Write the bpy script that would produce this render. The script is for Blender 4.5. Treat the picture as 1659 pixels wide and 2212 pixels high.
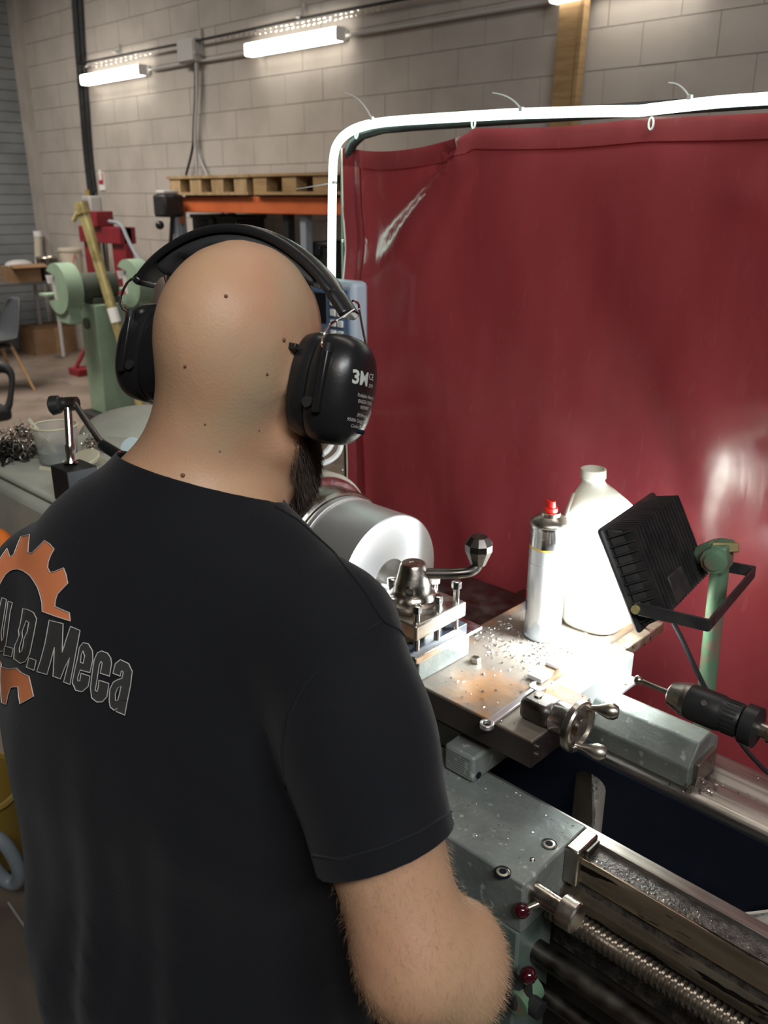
import bpy, bmesh, math, random
import numpy as np
from mathutils import Vector, Matrix, geometry
from mathutils.bvhtree import BVHTree
random.seed(7); rng = np.random.default_rng(7)
for o in list(bpy.data.objects): bpy.data.objects.remove(o)
SC = bpy.context.scene; COL = SC.collection

# ------------------------------------------------------------------ camera
EYE = Vector((0, 0, 1.72)); FPX = 1850.0
TH = math.atan(681/1850); HD = math.radians(45.8)
FH = Vector((-math.cos(HD), math.sin(HD), 0)); RT = Vector((math.sin(HD), math.cos(HD), 0)); UPZ = Vector((0, 0, 1))
FW = FH*math.cos(TH) - UPZ*math.sin(TH); UP = FH*math.sin(TH) + UPZ*math.cos(TH)
cam = bpy.data.cameras.new('camera'); camo = bpy.data.objects.new('camera', cam); COL.objects.link(camo)
camo.matrix_world = Matrix((( RT.x, UP.x, -FW.x, EYE.x), (RT.y, UP.y, -FW.y, EYE.y), (RT.z, UP.z, -FW.z, EYE.z), (0, 0, 0, 1)))
cam.sensor_width = 36; cam.lens = FPX/2212*36; cam.clip_start = .02; cam.clip_end = 60
cam.dof.use_dof = True; cam.dof.focus_distance = .98; cam.dof.aperture_fstop = 9.0
SC.camera = camo
# ------------------------------------------------------------------ world, lights, exposure
wd = bpy.data.worlds.new('world'); SC.world = wd; wd.use_nodes = True
wd.node_tree.nodes['Background'].inputs[0].default_value = (.80, .86, 1, 1)
wd.node_tree.nodes['Background'].inputs[1].default_value = .05
SC.view_settings.view_transform = 'Standard'; SC.view_settings.look = 'None'
SC.view_settings.exposure = 0; SC.view_settings.gamma = 1; SC.view_settings.use_curve_mapping = False
def area(name, loc, aim, sx, sy, power, col, spread=180):
    l = bpy.data.lights.new(name, 'AREA'); l.shape = 'RECTANGLE'; l.size = sx; l.size_y = sy; l.energy = power; l.color = col
    l.spread = math.radians(spread)
    o = bpy.data.objects.new(name, l); COL.objects.link(o); o.location = loc
    o.rotation_euler = (Vector(aim)-Vector(loc)).to_track_quat('-Z', 'Y').to_euler(); return o
area('added_key_behind', (.35, -.55, 2.75), (-.7, .55, 1.62), .9, .3, 3.2, (1, .88, .74), 120)  # unseen key light added close behind the camera for his head and back
area('hall_light_left', (-6.2, 1.6, 4.6), (-6.6, 2.6, 0), 2.4, .6, 75, (1, .91, .82), 100)
area('added_fill_front', (2.3, -.7, 4.2), (-1.0, 1.4, 1.0), 2.4, .5, 68, (.93, .97, 1), 130)  # unseen fill light added right of the camera for curtain and machine
area('hall_light_far', (-8.2, 2.2, 4.6), (-8.2, 3.2, 0), 2.4, .6, 95, (1, .92, .84), 130)
area('hall_light_right', (-1.2, 2.4, 4.6), (-1.6, 4.4, 1.5), 2.4, .6, 40, (1, .90, .82))

# ------------------------------------------------------------------ projection of photo points onto real planes of the room
def W(px, py, d=None, X=None, Y=None, Z=None):
    r = FW + RT*((px-829.5)/FPX) + UP*((1106-py)/FPX)
    if d is None:
        d = (X-EYE.x)/r.x if X is not None else (Y-EYE.y)/r.y if Y is not None else (Z-EYE.z)/r.z
    return EYE + r*d
# ------------------------------------------------------------------ mesh builder
def frame(ax):
    ax = Vector(ax).normalized(); h = Vector((0, 0, 1)) if abs(ax.z) < .9 else Vector((1, 0, 0))
    u = ax.cross(h).normalized(); return ax, u, ax.cross(u)
class B:
    def __init__(s): s.v = []; s.f = []
    def add(s, vs, fs):
        n = len(s.v); s.v += [tuple(p) for p in vs]; s.f += [tuple(i+n for i in f) for f in fs]; return s
    def hexa(s, p): return s.add(p, [(0,3,2,1),(4,5,6,7),(0,1,5,4),(1,2,6,5),(2,3,7,6),(3,0,4,7)])
    def box(s, x0, y0, z0, x1, y1, z1):
        return s.hexa([(x0,y0,z0),(x1,y0,z0),(x1,y1,z0),(x0,y1,z0),(x0,y0,z1),(x1,y0,z1),(x1,y1,z1),(x0,y1,z1)])
    def obox(s, c, u, v, w):                       # centre and three half-axis vectors
        c, u, v, w = map(Vector, (c, u, v, w))
        return s.hexa([c-u-v-w, c+u-v-w, c+u+v-w, c-u+v-w, c-u-v+w, c+u-v+w, c+u+v+w, c-u+v+w])
    def lathe(s, p, ax, prof, n=20, sq=None):      # prof = [(along, radius)...]
        p = Vector(p); ax, u, w = frame(ax); R = []
        for a, r in prof: R.append([p+ax*a+(u*math.cos(t)+w*math.sin(t))*r for t in [2*math.pi*k/n for k in range(n)]])
        return s.loft(R)
    def cyl(s, p0, p1, r0, r1=None, n=16):
        p0, p1 = Vector(p0), Vector(p1); r1 = r0 if r1 is None else r1
        return s.lathe(p0, p1-p0, [(0, r0), ((p1-p0).length, r1)], n)
    def loft(s, R, closed=False, caps=True):
        n = len(R[0]); m = len(R); vs = [q for r in R for q in r]; fs = []
        for i in range(m if closed else m-1):
            j = (i+1) % m
            for k in range(n): l = (k+1) % n; fs.append((i*n+k, i*n+l, j*n+l, j*n+k))
        if caps and not closed: fs.append(tuple(range(n-1, -1, -1))); fs.append(tuple((m-1)*n+k for k in range(n)))
        return s.add(vs, fs)
    def tube(s, pts, r, n=8, closed=False, sm=0):
        P = [Vector(p) for p in pts]
        for _ in range(sm):                        # Chaikin smoothing
            Q = [] if closed else [P[0]]
            for i in range(len(P) if closed else len(P)-1):
                a, b = P[i], P[(i+1) % len(P)]; Q += [a.lerp(b, .25), a.lerp(b, .75)]
            P = Q if closed else Q+[P[-1]]
        m = len(P); T = []
        for i in range(m):
            a = P[i-1] if (i > 0 or closed) else P[i]; b = P[(i+1) % m] if (i < m-1 or closed) else P[i]
            T.append((b-a).normalized())
        _, u, _ = frame(T[0]); R = []
        for i in range(m):
            u = (u - T[i]*u.dot(T[i])).normalized(); w = T[i].cross(u)
            rr = r(i/(m-1)) if callable(r) else r
            R.append([P[i]+(u*math.cos(t)+w*math.sin(t))*rr for t in [2*math.pi*k/n for k in range(n)]])
        return s.loft(R, closed)
    def prism(s, poly, o, ux, uy, ext):
        o, ux, uy, ext = map(Vector, (o, ux, uy, ext)); n = len(poly)
        a = [o+ux*p[0]+uy*p[1] for p in poly]; b = [q+ext for q in a]
        return s.add(a+b, [tuple(range(n-1, -1, -1)), tuple(range(n, 2*n))]+[(k, (k+1) % n, n+(k+1) % n, n+k) for k in range(n)])
    def ball(s, c, r, n=12, m=8, sc=(1, 1, 1)):
        c = Vector(c); R = []
        for i in range(1, m):
            t = math.pi*i/m
            R.append([c+Vector((r*sc[0]*math.sin(t)*math.cos(2*math.pi*k/n), r*sc[1]*math.sin(t)*math.sin(2*math.pi*k/n), -r*sc[2]*math.cos(t))) for k in range(n)])
        return s.loft(R)
ORG = {}
def mesh_of(vs, fs, mat, name='mesh', flat=False):
    me = bpy.data.meshes.new(name); me.from_pydata(vs, [], fs); me.validate(); me.update()
    bm = bmesh.new(); bm.from_mesh(me); bmesh.ops.recalc_face_normals(bm, faces=bm.faces); bm.to_mesh(me); bm.free()
    if not flat:
        me.polygons.foreach_set('use_smooth', [True]*len(me.polygons)); me.set_sharp_from_angle(angle=math.radians(38))
    if mat: me.materials.append(mat)
    return me
def tag(o, label=None, cat=None, group=None, kind=None):
    if label: o['label'] = label
    if cat: o['category'] = cat
    if group: o['group'] = group
    if kind: o['kind'] = kind
    return o
def obj(name, b, mat, parent=None, label=None, cat=None, group=None, kind=None, bev=0, sub=0, flat=False):
    if parent is None:
        a = np.array(b.v); org = Vector(((a[:,0].min()+a[:,0].max())/2, (a[:,1].min()+a[:,1].max())/2, a[:,2].min()))
    else: org = ORG[parent]
    o = bpy.data.objects.new(name, mesh_of([(p[0]-org.x, p[1]-org.y, p[2]-org.z) for p in b.v], b.f, mat, name, flat))
    COL.objects.link(o); ORG[o] = org
    if parent is None: o.location = org
    else: o.parent = parent
    if bev:
        m = o.modifiers.new('bevel', 'BEVEL'); m.width = bev; m.segments = 2; m.limit_method = 'ANGLE'; m.angle_limit = math.radians(40)
    if sub:
        m = o.modifiers.new('sub', 'SUBSURF'); m.levels = m.render_levels = sub
    return tag(o, label, cat, group, kind)
def thing(name, label, cat, loc, group=None):
    o = bpy.data.objects.new(name, None); COL.objects.link(o); o.location = loc; ORG[o] = Vector(loc); o.empty_display_size = .05
    return tag(o, label, cat, group)
# ------------------------------------------------------------------ materials
def mat(name, col, rough=.5, metal=0, col2=None, scale=8, mix=(.4, .65), bump=0, bscale=60, rvar=0, emit=None, es=0, coat=0, trans=0,
        spec=.5, col3=None, scale3=40, mix3=(.6, .7), stretch=None, sss=0, sheen=0, alpha=1, ior=1.45):
    m = bpy.data.materials.new(name); m.use_nodes = True; nt = m.node_tree; p = nt.nodes['Principled BSDF']; L = nt.links
    I = p.inputs; I['Base Color'].default_value = (*col, 1); I['Roughness'].default_value = rough; I['Metallic'].default_value = metal
    I['Specular IOR Level'].default_value = spec; I['Coat Weight'].default_value = coat; I['Coat Roughness'].default_value = .12
    I['Transmission Weight'].default_value = trans; I['IOR'].default_value = ior; I['Alpha'].default_value = alpha
    if sss: I['Subsurface Weight'].default_value = sss; I['Subsurface Radius'].default_value = (.012, .004, .002); I['Subsurface Scale'].default_value = 1
    if sheen: I['Sheen Weight'].default_value = sheen; I['Sheen Roughness'].default_value = .5
    if emit: I['Emission Color'].default_value = (*emit, 1); I['Emission Strength'].default_value = es
    tc = nt.nodes.new('ShaderNodeTexCoord'); src = tc.outputs['Object']
    if stretch:
        mp = nt.nodes.new('ShaderNodeMapping'); mp.inputs['Scale'].default_value = stretch; L.new(src, mp.inputs[0]); src = mp.outputs[0]
    def noise(sc, det=4):
        n = nt.nodes.new('ShaderNodeTexNoise'); n.inputs['Scale'].default_value = sc; n.inputs['Detail'].default_value = det; L.new(src, n.inputs['Vector']); return n.outputs['Fac']
    def ramp(f, lo, hi):
        r = nt.nodes.new('ShaderNodeMapRange'); r.inputs['From Min'].default_value = lo; r.inputs['From Max'].default_value = hi; L.new(f, r.inputs['Value']); return r.outputs[0]
    cur = None
    if col2:
        x = nt.nodes.new('ShaderNodeMix'); x.data_type = 'RGBA'; x.inputs['A'].default_value = (*col, 1); x.inputs['B'].default_value = (*col2, 1)
        L.new(ramp(noise(scale), *mix), x.inputs['Factor']); cur = x.outputs['Result']
    if col3:
        x = nt.nodes.new('ShaderNodeMix'); x.data_type = 'RGBA'; x.inputs['B'].default_value = (*col3, 1)
        if cur: L.new(cur, x.inputs['A'])
        else: x.inputs['A'].default_value = (*col, 1)
        L.new(ramp(noise(scale3), *mix3), x.inputs['Factor']); cur = x.outputs['Result']
    if cur: L.new(cur, I['Base Color'])
    if rvar:
        r = nt.nodes.new('ShaderNodeMapRange'); L.new(noise(scale*2.3), r.inputs['Value'])
        r.inputs['From Min'].default_value = .3; r.inputs['From Max'].default_value = .7
        r.inputs['To Min'].default_value = max(.03, rough-rvar); r.inputs['To Max'].default_value = min(1, rough+rvar); L.new(r.outputs[0], I['Roughness'])
    if bump:
        bn = nt.nodes.new('ShaderNodeBump'); bn.inputs['Strength'].default_value = bump; bn.inputs['Distance'].default_value = .002
        L.new(noise(bscale, 6), bn.inputs['Height']); L.new(bn.outputs[0], I['Normal'])
    return m
M = {}
def mk(k, *a, **kw): M[k] = mat(k, *a, **kw)
mk('block', (.42,.385,.345), .75, col2=(.36,.33,.295), scale=3, bump=.5, bscale=28)
mk('mortar', (.39,.355,.32), .9, bump=.4, bscale=40)
mk('sidewall', (.22,.235,.24), .8, col2=(.17,.185,.19), scale=3)
mk('floor', (.19,.15,.12), .5, col2=(.12,.095,.075), scale=1.6, rvar=.12, col3=(.07,.055,.045), scale3=5, mix3=(.6,.75))
mk('ceiling', (.35,.34,.33), .9)
mk('steel', (.50,.47,.42), .32, 1, col2=(.36,.31,.25), scale=14, rvar=.12, bump=.15, bscale=160)
mk('bright', (.74,.74,.72), .22, 1, col2=(.6,.6,.58), scale=30, rvar=.08)
mk('chrome', (.82,.82,.8), .1, 1)
mk('darksteel', (.16,.145,.13), .38, 1, col2=(.1,.09,.08), scale=16, rvar=.12)
mk('plate', (.22,.185,.15), .5, .5, col2=(.15,.115,.09), scale=9, rvar=.12, bump=.3, bscale=90, col3=(.36,.17,.06), scale3=9, mix3=(.53,.72))
mk('plateside', (.10,.08,.075), .4, .7, col2=(.055,.045,.04), scale=9, rvar=.1)
mk('castgrey', (.25,.27,.25), .45, .3, col2=(.18,.20,.185), scale=16, rvar=.12, bump=.35, bscale=120, col3=(.45,.46,.43), scale3=70, mix3=(.62,.7))
mk('greygreen', (.115,.15,.13), .4, 0, col2=(.09,.115,.10), scale=10, rvar=.1, bump=.25, bscale=80, coat=.2)
mk('machinegrey', (.46,.46,.39), .5, 0, col2=(.38,.38,.32), scale=7, bump=.2, bscale=60)
mk('beige', (.56,.54,.44), .35, 0, col2=(.48,.46,.37), scale=6, bump=.15, coat=.2)
mk('wayside', (.42,.36,.27), .33, .9, col2=(.33,.27,.19), scale=6, rvar=.1, stretch=(1, 6, 6), col3=(.03,.025,.02), scale3=9, mix3=(.62,.65))
mk('way', (.42,.40,.37), .38, .9, col2=(.26,.235,.21), scale=10, rvar=.1, stretch=(.5, 12, 12))
mk('grime', (.035,.03,.028), .25, .3, col2=(.11,.095,.085), scale=60, rvar=.15, bump=.8, bscale=220)
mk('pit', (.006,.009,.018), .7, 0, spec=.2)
mk('rib', (.52,.47,.41), .45, 0, col2=(.40,.33,.27), scale=12, bump=.5, bscale=90, col3=(.6,.58,.55), scale3=120, mix3=(.66,.7))
mk('maroon', (.045,.004,.008), .12, 0, coat=.8)
mk('blackp', (.012,.012,.013), .3, 0, bump=.05, bscale=200)
mk('blackm', (.018,.018,.019), .42, .2, col2=(.03,.03,.03), scale=20)
mk('rubber', (.02,.02,.022), .6)
mk('lampblack', (.026,.026,.028), .45, .2, col2=(.045,.043,.040), scale=30)
mk('white', (.75,.75,.72), .45)
mk('whiteplate', (.82,.83,.80), .45, 0)
mk('ledglow', (.9,1,.95), .4, emit=(.72,1,.86), es=7)
mk('tubeglow', (1,.95,.9), .4, emit=(1,.93,.82), es=9)
mk('floodglass', (.9,.95,1), .3, emit=(.86,.95,1), es=30)
mk('jug', (.72,.70,.60), .4, 0, col2=(.60,.57,.47), scale=9, trans=.15, sss=0, bump=.15, bscale=30)
mk('can', (.78,.79,.80), .32, .65, col2=(.52,.57,.62), scale=11, mix=(.5,.53))
mk('canprint', (.08,.15,.30), .3, .3); mk('canyellow', (.8,.5,.05), .4); mk('canred', (.6,.03,.03), .4)
mk('rednoz', (.75,.02,.01), .35, emit=(.8,.05,.0), es=0, trans=.2)
mk('greenpaint', (.13,.23,.14), .5, .2, col2=(.22,.17,.12), scale=22, mix=(.5,.6), bump=.4)
mk('grinder', (.23,.33,.235), .5, 0, col2=(.19,.27,.19), scale=5)
mk('grinderdk', (.05,.06,.045), .6)
mk('brass', (.52,.45,.20), .4, .35, col2=(.28,.22,.09), scale=7, mix=(.45,.6))
mk('redpaint', (.20,.012,.02), .45, 0, col2=(.14,.01,.015), scale=6)
mk('orange', (.55,.13,.04), .5, 0, col2=(.45,.10,.03), scale=4)
mk('wood', (.36,.235,.11), .65, 0, col2=(.27,.165,.075), scale=6, stretch=(1, 1, 8), bump=.2)
mk('paletwood', (.40,.28,.145), .7, 0, col2=(.28,.185,.09), scale=5, stretch=(4, 4, 1), bump=.2)
mk('card', (.26,.155,.085), .8, 0, col2=(.2,.115,.06), scale=4)
mk('tablegrey', (.09,.085,.085), .6); mk('plasticw', (.55,.50,.40), .5, 0)
mk('chairgrey', (.045,.052,.058), .55); mk('chairwood', (.42,.26,.13), .5)
mk('skin', (.50,.315,.19), .48, 0, col2=(.48,.255,.155), scale=9, mix=(.35,.7), bump=.2, bscale=380, sss=.25, spec=.4, col3=(.40,.31,.20), scale3=7, mix3=(.55,.75))
mk('mole', (.16,.07,.035), .6)
mk('shirt', (.0055,.006,.0085), .85, 0, bump=.3, bscale=900, sheen=.08, spec=.25)
mk('trousers', (.006,.007,.011), .9, 0, bump=.3, bscale=700, spec=.2)
mk('beard', (.035,.02,.012), .55); mk('armhair', (.42,.27,.15), .5)
mk('printorange', (.74,.24,.10), .5); mk('printgrey', (.045,.045,.045), .4); mk('printwhite', (.6,.57,.53), .5)
mk('labelwhite', (.5,.52,.48), .5)
mk('clear', (.8,.82,.78), .25, trans=.75, alpha=.6, ior=1.2); mk('cream', (.62,.58,.42), .5); mk('paper', (.55,.66,.68), .6)
mk('bluepanel', (.10,.16,.26), .4); mk('greypanel', (.42,.48,.55), .4); mk('signred', (.40,.03,.04), .5)
mk('yellow', (.32,.21,.04), .5); mk('hosegrey', (.25,.28,.31), .4); mk('orangecloth', (.75,.17,.02), .7)
mk('pvc', (.42,.41,.40), .5); mk('doorwhite', (.36,.345,.32), .5); mk('shoe', (.02,.018,.016), .6)
nt = M['plate'].node_tree; p = nt.nodes['Principled BSDF']; lk = p.inputs['Base Color'].links[0].from_socket
tc = nt.nodes.new('ShaderNodeTexCoord'); vs_ = nt.nodes.new('ShaderNodeVectorMath'); vs_.operation = 'DISTANCE'; vs_.inputs[1].default_value = (.205, -.065, 1.0)
no_ = nt.nodes.new('ShaderNodeTexNoise'); no_.inputs['Scale'].default_value = 28; no_.inputs['Detail'].default_value = 6; mr_ = nt.nodes.new('ShaderNodeMapRange'); ad_ = nt.nodes.new('ShaderNodeMath'); ad_.operation = 'MULTIPLY_ADD'
nt.links.new(tc.outputs['Object'], vs_.inputs[0]); nt.links.new(tc.outputs['Object'], no_.inputs['Vector']); nt.links.new(no_.outputs['Fac'], ad_.inputs[0]); ad_.inputs[1].default_value = .09; nt.links.new(vs_.outputs['Value'], ad_.inputs[2])
mr_.inputs['From Min'].default_value = .115; mr_.inputs['From Max'].default_value = .060; mr_.inputs['To Max'].default_value = .85; nt.links.new(ad_.outputs[0], mr_.inputs['Value'])
mx_ = nt.nodes.new('ShaderNodeMix'); mx_.data_type = 'RGBA'; mx_.inputs['B'].default_value = (.36, .17, .06, 1); nt.links.new(lk, mx_.inputs['A']); nt.links.new(mr_.outputs[0], mx_.inputs['Factor']); nt.links.new(mx_.outputs['Result'], p.inputs['Base Color'])
# the translucent red welding curtain
m = mk('edgeglint', (.8,.75,.6), .12, coat=1, spec=1)  # pale gloss imitating the highlight on the curtain's folded edge
mk('curtain', (.38,.068,.078), .2, coat=.25, bump=.25, bscale=6, col2=(.34,.058,.066), scale=3, rvar=.10, col3=(.38,.15,.16), scale3=2.0, mix3=(.64,.95), stretch=(7, 7, 1.8)); m = M['curtain']; nt = m.node_tree
tr = nt.nodes.new('ShaderNodeBsdfTranslucent'); tr.inputs[0].default_value = (.50, .045, .06, 1); mx = nt.nodes.new('ShaderNodeMixShader')
mx.inputs[0].default_value = .40; pb = nt.nodes['Principled BSDF']; out = nt.nodes['Material Output']
nt.links.new(pb.outputs[0], mx.inputs[1]); nt.links.new(tr.outputs[0], mx.inputs[2]); nt.links.new(mx.outputs[0], out.inputs[0])
# ================================================================== SETTING
YW = 4.8; XL = -10.3
o = obj('floor', B().box(XL, -5, -.1, 4, YW, 0), M['floor'], kind='structure')
o = obj('ceiling', B().box(XL-.2, -5, 5.4, 4.2, YW+.2, 5.5), M['ceiling'], kind='structure')
o = obj('wall_right', B().box(4, -5, 0, 4.2, YW, 5.4), M['block'], kind='structure')
o = obj('wall_front', B().box(XL, -5.2, 0, 4, -5, 5.4), M['block'], kind='structure')
wb = obj('wall_back', B().box(XL, YW+.004, 0, 4, YW+.2, 5.4), M['mortar'], kind='structure')
CL, CH, Z0 = .437, .2165, .0195
far = B(); nb = 0
for r in range(25):
    z = Z0+CH*r-.0; off = (.185 if r % 2 else .40)
    for k in range(-1, 34):
        x0 = XL+off+CL*(k-1); x1 = x0+CL
        x0, x1 = max(x0, XL), min(x1, 4)
        if x1-x0 < .02: continue
        d = rng.uniform(-.0015, .0015); g = .0022
        vis = (1.25 < z < 4.0 and x1 < -1.9) or (z < 1.25 and x1 < -8.6 and .2 < z)
        if z > 2.9 and x0 > -4.6: vis = False
        if z > 3.5 and x0 > -7.2: vis = False
        if vis and nb < 300:
            nb += 1; b = B().box(x0+g, YW-.002-d, z+g, x1-g, YW+.03, z+CH-g); obj('block', b, M['block'], wb, flat=True)
        else: far.box(x0+g, YW-.002-d, max(z, 0)+g, x1-g, YW+.03, min(z+CH-g, 5.4))
obj('distant_blocks', far, M['block'], wb, kind='stuff', flat=True)
wl = obj('wall_left', B().box(XL-.2, -5, 0, XL, YW+.2, 5.4), M['sidewall'], kind='structure')
for r in range(38):
    z = .02+r*.108; obj('cladding_board', B().box(XL-.02, 3.95, z, XL+.012, YW, z+.1), M['sidewall'], wl, flat=True)
obj('corner_column', B().box(XL, YW-.07, 0, XL+.2, YW+.02, 5.2), M['block'], wl, flat=True)
dr = obj('door_1', B().box(XL-.01, 1.2, 0, XL+.03, 3.93, 4.3), M['doorwhite'], kind='structure')
for k in range(8): obj('panel', B().box(XL+.03, 1.25, .03+k*.53, XL+.05, 3.88, .53+k*.53), M['doorwhite'], dr, bev=.006)
b = B().box(XL+.05, 3.86, 0, XL+.1, 3.91, 4.3)
obj('track', b, M['blackm'], dr)
for z in (.9, 1.35, 1.75, 2.4, 3.0): obj('track_bracket', B().box(XL+.03, 3.80, z, XL+.14, 3.93, z+.07), M['blackm'], dr, bev=.006)

# ================================================================== WALL FITTINGS
def wl_pt(px, py, off=0): return W(px, py, Y=YW-off)
def tube_lamp(a, c, lab):
    p, q = wl_pt(*a, .11), wl_pt(*c, .11); z = 2.80; x0, x1 = p.x, q.x
    t = thing('tube_light', lab, 'light', ((x0+x1)/2, YW-.06, z), 'tube lights on the block wall')
    obj('housing', B().box(x0+.02, YW-.07, z-.035, x1-.02, YW-.002, z+.04), M['pvc'], t, bev=.008)
    ring = [(YW-.07, z-.045), (YW-.145, z-.045), (YW-.155, z-.035), (YW-.155, z+.035), (YW-.145, z+.045), (YW-.07, z+.045)]
    obj('diffuser', B().loft([[(x, y, zz) for y, zz in ring] for x in (x0, x1)]), M['tubeglow'], t, bev=.008)
    for x, s in ((x0, -1), (x1, 1)): obj('end_cap', B().loft([[(x+s*e, YW-.11+(y-YW+.11), z+(zz-z)) for y, zz in ring] for e in (0, .010)]), M['white'], t)
tube_lamp((183, 178), (308, 155), 'lit tube light, leftmost and smallest on the grey block wall')
tube_lamp((538, 113), (735, 80), 'lit tube light on the block wall between the junction box and the red curtain')
tube_lamp((1196, 2), (1500, -60), 'lit tube light cut off by the top edge above the wooden plank')
def wall_tube(name, pts, r, m, lab, cat, off=.03, group=None, sm=2):
    return tag(obj(name, B().tube([wl_pt(x, y, off) for x, y in pts], r, 8, sm=sm), M[m]), lab, cat, group)
wall_tube('conduit', [(308, 153), (420, 134), (538, 115)], .010, 'pvc', 'thin grey conduit between the two left tube lights', 'conduit')
wall_tube('conduit', [(738, 79), (960, 42), (1195, 2)], .011, 'pvc', 'thin grey conduit running right from the middle tube light', 'conduit')
wall_tube('power_cable', [(158, -60), (165, 60), (176, 200), (186, 330), (197, 425)], .034, 'blackm', 'thick black cable dropping down the wall at left, left of its pair', 'cable', .04)
wall_tube('power_cable', [(170, -60), (178, 90), (188, 240), (195, 340), (205, 418)], .022, 'blackm', 'grey-black cable dropping beside the thicker one at left', 'cable', .03)
bm_ = wall_tube('busbar_cable', [(168, 138), (250, 122), (325, 107), (415, 90), (520, 68), (625, 45), (720, 27), (830, 6), (1000, -25)], .011, 'blackm', 'long thin black cable rising along the wall above the tube lights', 'cable', .06, sm=1)
ch = B(); i = 0
for (x0, y0), (x1, y1), n in (((166, 146), (325, 112), 15), ((480, 82), (830, 14), 30)):
    for k in range(n+1):
        t = k/n; p = wl_pt(x0+(x1-x0)*t, y0+(y1-y0)*t+4*math.sin(math.pi*t), .05)
        a = rng.uniform(0, 3); u = Vector((math.cos(a)*.012+.008, 0, math.sin(a)*.012)); w = Vector((0, 1, 0)).cross(u).normalized()*.014
        ch.tube([p+u*math.cos(s)*1.2+w*math.sin(s) for s in [2*math.pi*q/8 for q in range(8)]], .0028, 5, closed=True)
tag(obj('bead_chain', ch, M['chrome']), 'shiny link chain strung along the black wall cable', 'chain', kind='stuff')
for n_, (x, y0, y1, w) in enumerate((( 257, 97, 118, .018), (433, 62, 122, .018), (655, 8, 45, .022))):
    lab = ['small grey cable hook above the leftmost tube light', 'grey cable hook just above the junction box', 'grey cable hook above the middle tube light'][n_]
    p, q = wl_pt(x, y0, .02), wl_pt(x, y1, .02); b = B().box(p.x-w/2, YW-.03, q.z, p.x+w/2, YW-.005, p.z).cyl((p.x, YW-.10, q.z+.02), (p.x, YW-.0, q.z+.02), .012)
    tag(obj('cable_hook', b, M['pvc']), lab, 'hook', 'cable hooks on the wall')
p, q = wl_pt(401, 96, 0), wl_pt(437, 126, 0)
t = thing('junction_box', 'small square grey junction box on the wall left of the middle tube light', 'electrical box', (p.x, YW-.05, q.z))
obj('body', B().box(p.x, YW-.09, q.z-.03, q.x+.02, YW, p.z+.02), M['pvc'], t, bev=.008)
obj('lid', B().box(p.x+.01, YW-.10, q.z-.02, q.x+.01, YW-.088, p.z+.01), M['pvc'], t, bev=.004)
wall_tube('drop_cable', [(419, 128), (423, 180), (418, 280), (417, 320), (402, 378)], .011, 'blackm', 'dark cable from the junction box bending left above the pallets', 'cable', .05)
wall_tube('drop_cable', [(423, 128), (426, 200), (420, 300), (424, 340), (426, 385)], .012, 'pvc', 'grey cable from the junction box hanging straight to the pallets', 'cable', .06)
wall_tube('drop_cable', [(427, 128), (428, 190), (420, 270), (426, 330), (448, 380)], .010, 'pvc', 'grey cable from the junction box bending right above the pallets', 'cable', .04)
p, q = wl_pt(213, 372, 0), wl_pt(229, 411, 0)
t = thing('fire_sign', 'small red and white safety sign on the wall beside the black cables', 'sign', (p.x, YW-.01, q.z))
obj('board', B().box(p.x, YW-.012, q.z, q.x, YW-.002, p.z), M['white'], t)
obj('red_panel', B().box(p.x+.01, YW-.016, q.z+.06, q.x-.01, YW-.010, p.z-.01), M['signred'], t)
b = B().prism([(-.03, 0), (-.03, .08), (-.01, .1), (.01, .1), (.03, .08), (.03, 0)], ((p.x+q.x)/2, YW-.016, q.z+.10), (1, 0, 0), (0, 0, 1), (0, -.003, 0)); obj('pictogram', b, M['white'], t)
# wooden plank leaning on the wall
a0, a1, c0, c1 = wl_pt(1211, -20, .10), wl_pt(1248, -20, .10), wl_pt(1150, 640, .10), wl_pt(1186, 640, .10)
t = thing('wooden_plank', 'long pale wooden plank standing against the wall behind the red curtain', 'plank', (c0.x, YW-.1, 0))
c0 = Vector((c0.x, YW-.12, 0)); c1 = Vector((c0.x+.15, YW-.12, 0)); a0 = a0+(a0-c0)*.25; a1 = a0+Vector((.15, 0, 0))
th_ = Vector((0, .045, 0)); obj('board', B().hexa([c0, c1, c1+th_, c0+th_, a0, a1, a1+th_, a0+th_]), M['wood'], t, bev=.003)
e = Vector((.13, -.03, 0)); obj('edge_batten', B().hexa([c0+e, c1+e-Vector((0, 0, 0)), c1+e+th_*.6, c0+e+th_*.6, a0+e, a1+e, a1+e+th_*.6, a0+e+th_*.6]) if 0 else B().hexa([c1+Vector((-.0, -.02, 0)), c1+Vector((.03, -.02, 0)), c1+Vector((.03, .04, 0)), c1+Vector((0, .04, 0)), a1+Vector((0, -.02, 0)), a1+Vector((.03, -.02, 0)), a1+Vector((.03, .04, 0)), a1+Vector((0, .04, 0))]), M['wood'], t, bev=.003)

# ================================================================== PALLET RACK
YS = 4.15
def S(px, py, dy=0): return W(px, py, Y=YS+dy)
bl, br_ = S(392, 425), S(830, 425); zt = bl.z; zb = S(392, 458).z
t = thing('pallet_rack', 'orange-beamed storage rack against the block wall carrying the wooden pallets', 'rack', (bl.x, YS, 0))
obj('beam', B().box(bl.x, YS-.02, zb, br_.x, YS+.03, zt), M['orange'], t, bev=.006)
obj('beam', B().box(bl.x, YS+.52, zb, br_.x, YS+.56, zt), M['orange'], t, bev=.006)
for x in (bl.x-.03, br_.x):
    for y in (YS, YS+.5):
        obj('upright', B().box(x-.035, y-.03, 0, x+.035, y+.03, zb+.09 if 0 else zt-.01), M['hosegrey'], t, bev=.006)
    for z in (.3, .8, 1.3): obj('brace', B().tube([(x, YS, z), (x, YS+.5, z+.35)], .012, 6), M['hosegrey'], t)
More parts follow.
